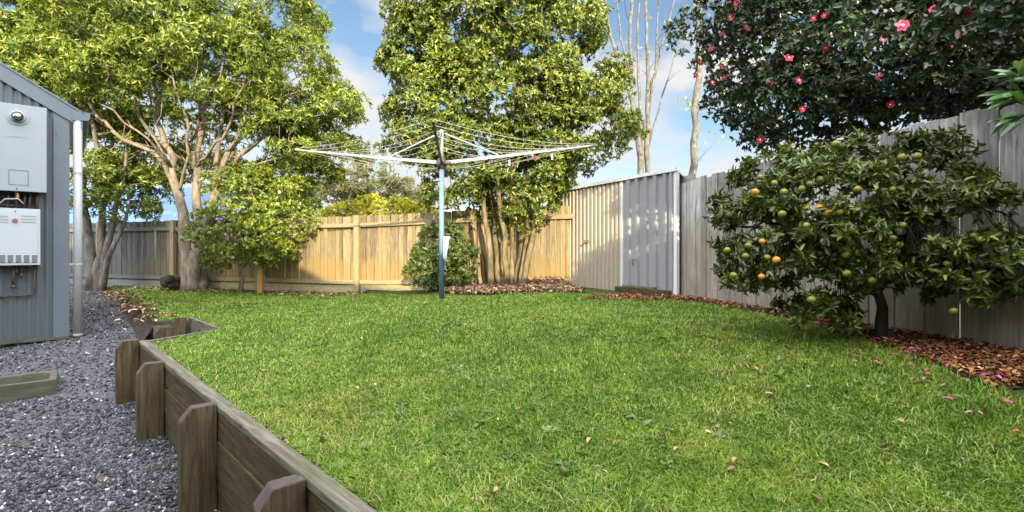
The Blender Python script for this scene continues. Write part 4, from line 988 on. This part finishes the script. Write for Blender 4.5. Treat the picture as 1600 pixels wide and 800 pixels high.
# dark green shrub before the fence
D5 = 9.75
blobs = [(688, 395, D5, 42, 38, .42), (672, 420, D5, 32, 28, .38), (712, 410, D5, 30, 36, .38), (690, 365, D5, 30, 18, .3), (700, 435, D5, 40, 14, .35)]
cl = in_blobs(110, blobs, .4, zmin=.72); b5 = P(690, 452, D5); b5.z = zl(b5.x, b5.y)
st = [([b5+Vector((0, 0, -.05)), P(690, 430, D5), P(686, 390, D5)], .03, .015), ([b5+Vector((.05, 0, -.05)), P(700, 420, D5), P(712, 385, D5)], .025, .012), ([b5+Vector((-.05, 0, -.05)), P(680, 420, D5), P(668, 395, D5)], .025, .012)]
tree('garden_shrub', 'low dark green shrub growing right behind the clothes line pole', 'shrub', b5, st, cl, M['leaf_dark'], M['bark_dark'],
     dict(rc=.17, per=13, k=5, Ln=.085, Wd=.026, cone=.8, fold=.15, droop=.15), dict(step=.15, wob=.03, tip=.005, power=.4))
# stone at the foot of the fence
p = P(569, 453, 10.55); p.z = zl(p.x, p.y)+.05
o = MB().ball(p, .085, 10, 7, (1, .8, .85)).obj('rock', M['stone'], smooth=True); tag(o, 'small round brown rock at the foot of the sunlit fence', 'rock')

# ------------------------------------------------------------------ citrus tree
DC = 3.75
blobs = [(1290, 310, DC, 110, 70, .50), (1400, 290, DC, 100, 62, .50), (1230, 370, DC+.1, 90, 65, .45), (1350, 380, DC-.1, 120, 75, .55), (1470, 350, DC-.25, 80, 75, .40), (1210, 290, DC+.2, 60, 42, .35), (1545, 405, DC-.5, 60, 40, .30), (1260, 440, DC+.1, 85, 45, .4), (1485, 445, DC-.3, 60, 30, .3),
         (1350, 245, DC, 90, 22, .35), (1160, 330, DC+.3, 35, 40, .3), (1165, 405, DC+.2, 32, 40, .25), (1300, 475, DC, 50, 32, .3), (1440, 240, DC, 60, 22, .3)]
cl = in_blobs(340, blobs, .5)
cl = np.concatenate([cl, in_blobs(60, [(b[0], b[1], b[2], b[3]*1.16, b[4]*1.2, b[5]*1.1) for b in blobs], .93)])
fx = RF0.x+(RF1.x-RF0.x)/(RF1.y-RF0.y)*(cl[:, 1]-RF0.y); cl = cl[cl[:, 0] < fx-.13]
pxc = 800+800*cl[:, 0]/cl[:, 1]; pyc = 390-800*(cl[:, 2]-CZ)/cl[:, 1]; cl = cl[~((pxc > 1345) & (pxc < 1450) & (pyc > 445)) & ~((pyc > 485) & (pxc > 1330))]
bc = gp(1377, 536); 
st = [([bc+Vector((0, 0, -.06)), Vector((bc.x-.005, bc.y, bc.z+.14)), P(1376, 478, bc.y), P(1372, 450, bc.y), P(1350, 400, DC), P(1320, 340, DC)], .046, .018),
      ([P(1372, 452, bc.y), P(1400, 420, DC), P(1430, 360, DC), P(1440, 290, DC)], .035, .014), ([P(1374, 462, bc.y), P(1340, 440, DC), P(1290, 410, DC), P(1240, 350, DC)], .03, .012),
      ([P(1385, 440, bc.y), P(1440, 425, DC-.2), P(1510, 410, DC-.45)], .025, .01)]
cit = empty('citrus_tree', bc, 'low spreading mandarin tree hung with green and orange fruit by the right fence', 'tree')
grow(st, [np.array(x) for x in cl[:, :3]], step=.12, wob=.03, tip=.0024, power=.40, rise=.4).obj('trunk', M['bark_dark'], cit, smooth=True)
v, f = crown(cl, rc=.105, per=12, k=6, Ln=.060, Wd=.022, cone=.95, up=.2, squash=.9, spread=.3, fold=.22, droop=.22); mesh_obj('crown', v, f, M['leaf_citrus'], cit)
def fruit_mesh(mat):
    mb = MB(); mb.ball((0, 0, 0), 1, 14, 9, (1, 1, .84)); mb.tube([(0, 0, .80), (0, 0, 1.05)], [.12, .08], 6)
    o = mb.obj('fruit', mat, None, smooth=True); o.parent = cit; return o
fr = [(1266, 287, 1), (1281, 281, 1), (1280, 324, 2), (1295, 333, 2), (1312, 332, 0), (1188, 277, 0), (1210, 286, 0), (1222, 334, 0), (1169, 384, 1), (1165, 400, 1), (1199, 402, 1), (1213, 406, 1), (1190, 432, 1), (1146, 430, 0), (1395, 372, 0), (1405, 383, 0), (1387, 398, 0), (1323, 427, 0), (1363, 438, 0),
      (1268, 468, 0), (1490, 486, 0), (1521, 368, 0), (1532, 374, 0), (1409, 246, 0), (1394, 296, 0), (1350, 332, 0), (1306, 225, 0), (1330, 380, 0), (1288, 378, 0), (1322, 398, 0), (1191, 377, 1), (1260, 352, 0), (1253, 295, 0), (1136, 391, 0), (1433, 244, 0), (1370, 262, 0), (1326, 351, 0), (1225, 300, 0), (1180, 300, 2), (1480, 412, 0), (1410, 352, 0), (1340, 296, 0)]
base_f = [fruit_mesh(M['fruit_green']), fruit_mesh(M['fruit_orange'])]
used = [False, False]
for px, py, k in fr:
    dd = DC-.50-.18*max(0, (px-1380)/200)+.25*abs(px-1330)/230*(px < 1330)+random.uniform(-.03, .06)
    kk = 1 if (k == 2 or (k == 1 and random.random() < .75)) else 0
    if not used[kk]: o = base_f[kk]; used[kk] = True
    else: o = base_f[kk].copy(); C.objects.link(o); o.parent = cit
    o.location = P(px, py, dd)-bc; s_ = random.uniform(.021, .028); o.scale = (s_, s_, s_); o.rotation_euler = (random.uniform(-.5, .5), random.uniform(-.5, .5), random.uniform(0, 6))

# ------------------------------------------------------------------ red camellia above the fence
blobs = [(1200, 80, 5.9, 110, 95, .9), (1290, 40, 5.2, 130, 90, .9), (1180, 190, 6.3, 50, 55, .5), (1270, 150, 5.4, 110, 60, .7), (1400, 80, 4.7, 140, 110, .9), (1540, 40, 4.2, 140, 100, .8), (1110, 40, 6.6, 50, 60, .6), (1500, 130, 4.4, 100, 45, .5), (1640, 60, 3.9, 120, 110, .8), (1370, -50, 5, 260, 80, 1.2),
         (1330, 185, 5.3, 80, 35, .5), (1400, 60, 6.4, 260, 130, 1.0), (1700, 60, 4.4, 240, 160, 1.2), (1640, 0, 2.9, 120, 60, .5), (1215, 225, 5.8, 45, 28, .4)]
cl = in_blobs(780, blobs, .35)
fx = RF0.x+(RF1.x-RF0.x)/(RF1.y-RF0.y)*(cl[:, 1]-RF0.y); cl = cl[((cl[:, 2] > 2.55) | (cl[:, 0] > fx+.4)) & ~((cl[:, 0] < fx-.15) & (cl[:, 1] < 3.1) & (cl[:, 2] < 2.7))]
bm_ = Vector((4.4, 5.4, -.35))
st = [([bm_, Vector((4.3, 5.3, 1.2)), Vector((4.0, 5.3, 2.4)), Vector((3.6, 5.6, 3.6))], .11, .03), ([bm_+Vector((.3, -.3, 0)), Vector((4.7, 4.6, 1.4)), Vector((4.7, 4.3, 2.8)), Vector((4.4, 4.2, 4.2))], .10, .03), ([bm_+Vector((-.2, .3, 0)), Vector((4.2, 6, 1.4)), Vector((3.5, 6.4, 2.5)), Vector((3.0, 6.6, 3.6))], .08, .02)]
cam_t = empty('camellia_tree', bm_, 'big dark camellia tree with pink red flowers hanging over the right fence', 'tree')
grow(st, [np.array(x) for x in cl[RNG.permutation(len(cl))[:420], :3]], step=.2, wob=.05, tip=.0035, power=.42, rise=.3).obj('trunk', M['bark_dark'], cam_t, smooth=True)
v, f = crown(cl, rc=.24, per=20, k=5, Ln=.062, Wd=.035, cone=.95, up=.1, squash=.9, spread=.35, fold=.2, droop=.18); mesh_obj('crown', v, f, M['leaf_camellia'], cam_t)
fl_ = [(1508, 18, 3.25, .056), (1410, 41, 3.75, .056), (1148, 7, 5.3, .07), (1141, 27, 5.3, .07), (1271, 28, 4.5, .04), (1289, 75, 4.5, .045), (1232, 91, 4.7, .05), (1205, 130, 5.0, .05), (1390, 163, 4.3, .05), (1487, 68, 3.8, .045), (1458, 15, 3.6, .034), (1378, 63, 4.1, .03), (1128, 53, 5.7, .05), (1132, 122, 5.8, .055), (1110, 76, 5.9, .06), (1086, 118, 6.1, .06), (1129, 107, 5.8, .05), (1095, 97, 6, .06), (1253, 170, 4.9, .045),
      (1247, 126, 4.7, .04), (1374, 119, 4.3, .04), (1188, 218, 5.3, .05), (1113, 130, 5.8, .04), (1288, 24, 4.5, .03), (1182, 20, 5.2, .04), (1165, 43, 5.3, .04)]
for px, py, dd, r_ in fl_:
    flower_parts(M['petal_pink'], cam_t, P(px, py, dd), (random.uniform(-1.1, .5), -1, random.uniform(-.8, .4)), r_*(.78 if r_ != .056 else .95)*random.uniform(.8, 1.1), random.choice((5, 6, 7)), .24)
# nearer shrub whose leafy twig enters at the right edge
sb_ = empty('glossy_shrub', Vector((2.75, 2.0, .82)), 'large leaved glossy shrub whose twig pokes in at the upper right edge', 'shrub')
tw = [Vector((2.75, 2.0, .80)), Vector((2.7, 2.0, 1.4)), Vector((2.45, 1.95, 1.9)), P(1610, 150, 1.9), P(1570, 165, 1.85)]
mb = MB(); mb.tube(tw, [.03, .022, .014, .008, .005], 8); mb.tube([P(1640, 150, 1.9), P(1600, 120, 1.88)], [.008, .004], 6); mb.tube([P(1640, 160, 1.9), P(1590, 185, 1.88)], [.008, .004], 6); mb.obj('stem', M['bark_dark'], sb_, smooth=True)
pos = []; ds = []
for (cx, cy, dx, dz, n_) in ((1588, 148, -1, .1, 7), (1592, 118, -.6, .6, 6), (1592, 182, -.9, -.3, 7), (1625, 130, -.3, .6, 9), (1650, 180, .2, -.2, 9), (1600, 160, -.8, .3, 6)):
    for k_ in range(n_):
        pos.append(np.array(P(cx+random.uniform(-6, 6), cy+random.uniform(-6, 6), 1.88+random.uniform(-.04, .04)))); ds.append(np.array([dx+random.gauss(0, .5), random.gauss(-.2, .55), dz+random.gauss(0, .4)]))
v, f = leaf_arrays(np.array(pos), np.array(ds), np.array([[.1, -.5, 1.]])+RNG.normal(0, .3, (len(pos), 3)), RNG.uniform(.085, .125, len(pos)), RNG.uniform(.032, .042, len(pos)), fold=.14, droop=.15)
mesh_obj('leaves', v, f, M['leaf_big'], sb_, smooth=False)
cl = np.column_stack([RNG.normal(0, 1, (40, 3))*[.25, .3, .35]+[2.95, 1.9, 2.2], RNG.normal(0, 1, (40, 3))]); cl = cl[(cl[:, 0]/cl[:, 1] > 1.12)]
v, f = crown(cl, rc=.16, per=6, k=6, Ln=.11, Wd=.038); mesh_obj('crown', v, f, M['leaf_big'], sb_)

# ------------------------------------------------------------------ beyond the fence
def bare(name, label, stems, ntw, box, leaves=None, mat='bark_bare', tip=.009, nleaf=40):
    b0 = Vector(stems[0][0][0]); t = empty(name, b0, label, 'tree')
    tg = [np.array(P(random.uniform(*box[0]), random.uniform(*box[1]), box[2]+random.uniform(-1, 1))) for _ in range(ntw)]
    grow(stems, tg, step=.4, wob=.045, tip=tip, power=.42, rise=1.2, lo=2.2).obj('trunk', M[mat], t, smooth=True)
    if leaves:
        pp = np.array([np.array(q)+RNG.normal(0, .1, 3) for q in tg for _ in range(nleaf//10)])
        v, f = leaf_arrays(pp, RNG.normal(size=pp.shape), RNG.normal(size=pp.shape), .10, .06); mesh_obj('leaves', v, f, M[leaves], t)
    return t
DB = 13.5
bare('bare_tree', 'tall leafless twin trunk tree rising behind the garden shed', [
    ([Vector((P(1000, 272, DB).x, DB, -.35)), P(1000, 272, DB), P(996, 200, DB), P(985, 130, DB), P(985, 60, DB), P(988, -40, DB)], .10, .035),
    ([Vector((P(1013, 272, DB).x, DB, -.35)), P(1013, 268, DB), P(1012, 200, DB), P(1013, 120, DB), P(1008, 40, DB), P(1010, -40, DB)], .09, .03),
    ([P(996, 190, DB), P(975, 110, DB), P(955, 60, DB), P(940, 0, DB), P(930, -40, DB)], .06, .02), ([P(1012, 150, DB), P(1030, 90, DB), P(1048, 20, DB), P(1060, -40, DB)], .04, .015), ([P(985, 120, DB), P(970, 60, DB), P(962, -30, DB)], .035, .015), ([P(1001, 240, DB), P(1000, 150, DB), P(996, 60, DB), P(1000, -40, DB)], .05, .02), ([P(992, 170, DB), P(965, 100, DB), P(948, 30, DB), P(945, -40, DB)], .035, .014), ([P(1013, 180, DB), P(1024, 100, DB), P(1030, 10, DB), P(1036, -40, DB)], .035, .014), ([P(1013, 230, DB), P(1035, 150, DB), P(1056, 90, DB), P(1070, 30, DB)], .028, .01)],
    90, ((915, 1080), (-70, 120), DB), 'leaf_autumn', nleaf=10, tip=.0065)
bare('slender_tree', 'slender pale trunked tree rising behind the grey fence right of the shed', [
    ([Vector((P(1081, 285, 12).x, 12, -.35)), P(1081, 283, 12), P(1085, 200, 12), P(1090, 120, 12), P(1092, 40, 12), P(1096, -40, 12)], .10, .05)],
    30, ((1060, 1150), (-40, 250), 12), 'leaf_hedge', nleaf=30, tip=.005)
# far gum tree, hedge
blobs = [(560, 280, 30, 60, 35, 2.5), (600, 300, 30, 60, 28, 2.5), (530, 300, 30, 35, 25, 2), (640, 310, 31, 35, 20, 2), (480, 300, 31, 30, 25, 2)]
cl = in_blobs(110, blobs, .1); b0 = Vector((P(560, 390, 30).x, 30, -.35))
tree('gum_tree', 'distant olive grey gum tree seen above the back fence', 'tree', b0, [([b0, P(560, 330, 30), P(552, 300, 30), P(560, 270, 30)], .3, .12), ([P(560, 325, 30), P(590, 310, 30), P(620, 300, 30)], .16, .08)], cl, M['leaf_gum'], M['bark_bare'],
     dict(rc=.75, per=16, k=6, Ln=.24, Wd=.07, cone=1.2, squash=.5), dict(step=.7, wob=.2, tip=.03, power=.4))
DH = 16
blobs = [(590, 335, DH, 75, 24, .9), (555, 342, DH, 45, 20, .8), (635, 340, DH, 50, 20, .8), (500, 350, DH, 50, 15, .8)]
cl = in_blobs(160, blobs, .4); b0 = Vector((P(590, 390, DH).x, DH, -.35))
tree('clipped_bush', 'bright yellow green bush peeping over the back fence', 'bush', b0, [([b0, P(590, 360, DH), P(590, 335, DH)], .1, .05)], cl, M['leaf_hedge'], M['bark_dark'],
     dict(rc=.3, per=16, k=5, Ln=.10, Wd=.05, cone=.9), dict(step=.4, wob=.1, tip=.01, power=.4))
blobs = [(440, 320, 20, 60, 40, 1.5), (380, 300, 20, 60, 40, 1.5)]
cl = in_blobs(110, blobs, .2); b0 = Vector((P(420, 390, 20).x, 20, -.35))
tree('neighbour_tree', 'mid green tree beyond the back fence behind the white flowered bush', 'tree', b0, [([b0, P(420, 340, 20), P(415, 300, 20)], .15, .06)], cl, M['leaf_lime'], M['bark_grey'],
     dict(rc=.5, per=16, k=6, Ln=.17, Wd=.06), dict(step=.5, wob=.1, tip=.015, power=.4))
# blue roofed neighbour
def gable_house(name, label, x0, x1, y0, y1, eave_z, ridge_z, rmat, wmat):
    h = empty(name, Vector(((x0+x1)/2, (y0+y1)/2, -.35)), label, 'house')
    MB().box(((x0+x1)/2, (y0+y1)/2, (eave_z-.35)/2), ((x1-x0)/2, 0, 0), (0, (y1-y0)/2, 0), (0, 0, (eave_z+.35)/2)).obj('wall', M[wmat], h)
    ym = (y0+y1)/2; o = .5
    mb = MB(); mb.prism([(x0-o, y0-o, eave_z-.05), (x0-o, ym, ridge_z), (x0-o, y1+o, eave_z-.05), (x0-o, y1+o, eave_z+.02), (x0-o, ym, ridge_z+.12), (x0-o, y0-o, eave_z+.02)], (x1-x0+2*o, 0, 0)); mb.obj('roof', M[rmat], h)
    mb = MB(); mb.prism([(x0+.01, y0, eave_z), (x0+.01, y1, eave_z), (x0+.01, ym, ridge_z-.08)], (x1-x0-.02, 0, 0)); mb.obj('gable_wall', M[wmat], h)
    return h
gable_house('blue_roofed_house', 'neighbouring house with a blue metal roof behind the left fence', -17.5, -10.2, 17.5, 24, 2.35, 3.9, 'blue_roof', 'wall_white')
gable_house('white_roofed_house', 'neighbouring low building with a white roof edge behind the evergreen tree', -1.6, .9, 15.5, 19, 2.55, 2.8, 'shed_white', 'wall_white')
# house on whose rear lawn we stand: its roof shades the yard
hh_ = empty('main_house', Vector((0, -5, 0)), 'main house behind the viewer whose roof shades the lawn', 'house')
MB().prism([Vector((x, -3.4, z)) for x, z in [(-12.4, -.35), (12, -.35), (12, 4.3), (.8, 4.3), (-5.2, 7.0), (-12.4, 4.6)]], Vector((0, -6, 0))).obj('wall', M['brick'], hh_)
mb = MB(); mb.prism([Vector((x, -2.9, z)) for x, z in [(-13, 4.6), (-5.2, 7.4), (-.9, 4.8), (1.0, 4.45), (12.5, 4.45), (12.5, 4.6), (1.05, 4.6), (-.88, 4.97), (-5.2, 7.6), (-13, 4.8)]], Vector((0, -7, 0))); mb.obj('roof', M['house_trim'], hh_)
for x in (-6, -1.5, 4, 8):
    w_ = MB().box((x, -3.38, 1.6), (.8, 0, 0), (0, .03, 0), (0, 0, .6)).obj('window', M['glass'], hh_)

# ------------------------------------------------------------------ litter, petals, fallen leaves
LP = [xy(gp(690, 459)), xy(gp(760, 461)), xy(gp(860, 456)), xy(gp(930, 463)), xy(SH0+sn*.05), (.9, 9.6), xy(P(860, 440, 10.0)), xy(P(700, 450, 10.1))]
def zlit(x, y): return vz(x, y)+.13*np.exp(-((x-.8)**2/.5+(y-9.7)**2/.10))+.014
lxy = scatter(7500, -2, 3, 8, 11, LP, k=90)
vs_ = np.array([(x, y) for x, y in LP]); 
sheet('litter_bed', LP, lambda x, y: float(zlit(x, y))-.02, M['soil'], .1)
flakes(lxy, zlit, .065, 'leaf_litter', M['litter'], .03, .45, 'drift of dry brown leaves around the evergreen tree and shed corner')
LP2 = [xy(gp(905, 470)), xy(gp(960, 463)), xy(SH1+sn*.02), xy(RF0), xy(RFN), (RFN.x-.55, RFN.y), (3.0, 2.6), xy(gp(1560, 612)), xy(gp(1440, 563)), xy(gp(1330, 528)), xy(gp(1200, 490)), xy(gp(1060, 469))]
sheet('garden_bed', LP2, lambda x, y: zl(x, y)+.012, M['soil'], .12)
l2 = scatter(13000, -1, 6, 1, 10, LP2, k=8, flat=.25)
flakes(l2, vz, .036, 'bed_litter', M['bark_mulch'], .03, .4, 'brown leaf mulch covering the narrow bed under the right fence')
pt_ = np.concatenate([scatter(260, -1, 5, 1.8, 8, LP2, k=8, flat=.25), scatter(46, 1, 4.5, 1.5, 6, [xy(gp(1330, 525)), xy(gp(1600, 610)), xy(gp(1600, 720)), xy(gp(1500, 650)), xy(gp(1300, 560))], k=8)])
flakes(pt_, lambda x, y: vz(x, y)+.025, .032, 'fallen_petals', M['petal'], .012, .25, 'pink petals fallen on the bed and lawn edge below the camellia', 'petals')
fx_ = scatter(150, -9, 5, 1.4, 11.5, GP, k=8, flat=.1)
flakes(fx_, lambda x, y: vz(x, y)+.012, .035, 'lawn_leaves', M['litter'], .01, .3, 'few dry leaves scattered on the lawn')
gl = scatter(130, -9, 0, 1.6, 11, GRAV, k=10, flat=.1)
flakes(gl, lambda x, y: vg(x, y)+.012, .05, 'gravel_leaves', M['litter'], .005, .25, 'few orange brown leaves fallen on the gravel')
pl_ = np.array([xy(gp(x, y)) for x, y in ((180, 458), (190, 463), (200, 468), (215, 478), (225, 485), (240, 497))]); 
ll = np.concatenate([pl_[RNG.integers(0, 6, 500)]+RNG.normal(0, .16, (500, 2)), scatter(900, -12, -3, 9, 14, [xy(BF0+Vector((-2, -.5, 0))), xy(gp(420, 461)), xy(gp(640, 461)), xy(bpt(9, .05)), xy(BF0+bn*.05)], k=100)])
flakes(ll, vz, .07, 'fence_litter', M['litter'], .01, .3, 'thin line of dry leaves along the back fence and path edge')

wx = scatter(420, -8, 5, 1.4, 9, GP, k=8, flat=.08); wx = wx[fn(wx[:, 0]*1.3+2, wx[:, 1]*1.3) > .5]
wp = np.column_stack([wx, vz(wx[:, 0], wx[:, 1])+.022])
v, f = whorls(wp, np.array([[0, 0, 1.]])+RNG.normal(0, .15, wp.shape), 6, 1.35, .042, .02, fold=.1, droop=.25)
tag(mesh_obj('lawn_weeds', v, f, M['leaf_dark']), 'small broad leaved weeds growing flat in the lawn', 'weeds', kind='stuff')
dx = scatter(4200, -9, 5, 1.4, 10, GP, k=6, flat=.05); dx = dx[fn(dx[:, 0]*1.9+5, dx[:, 1]*1.7+1) > .35]
tag(blades(dx, lambda x, y: vz(x, y)+.012, RNG.uniform(.02, .045, len(dx)), RNG.uniform(.0018, .003, len(dx))*(.7+.22*np.hypot(dx[:, 0], dx[:, 1])), 2.2, 'dry_thatch', M['thatch']), 'pale dry clippings lying loose through the green lawn', 'clippings', kind='stuff')
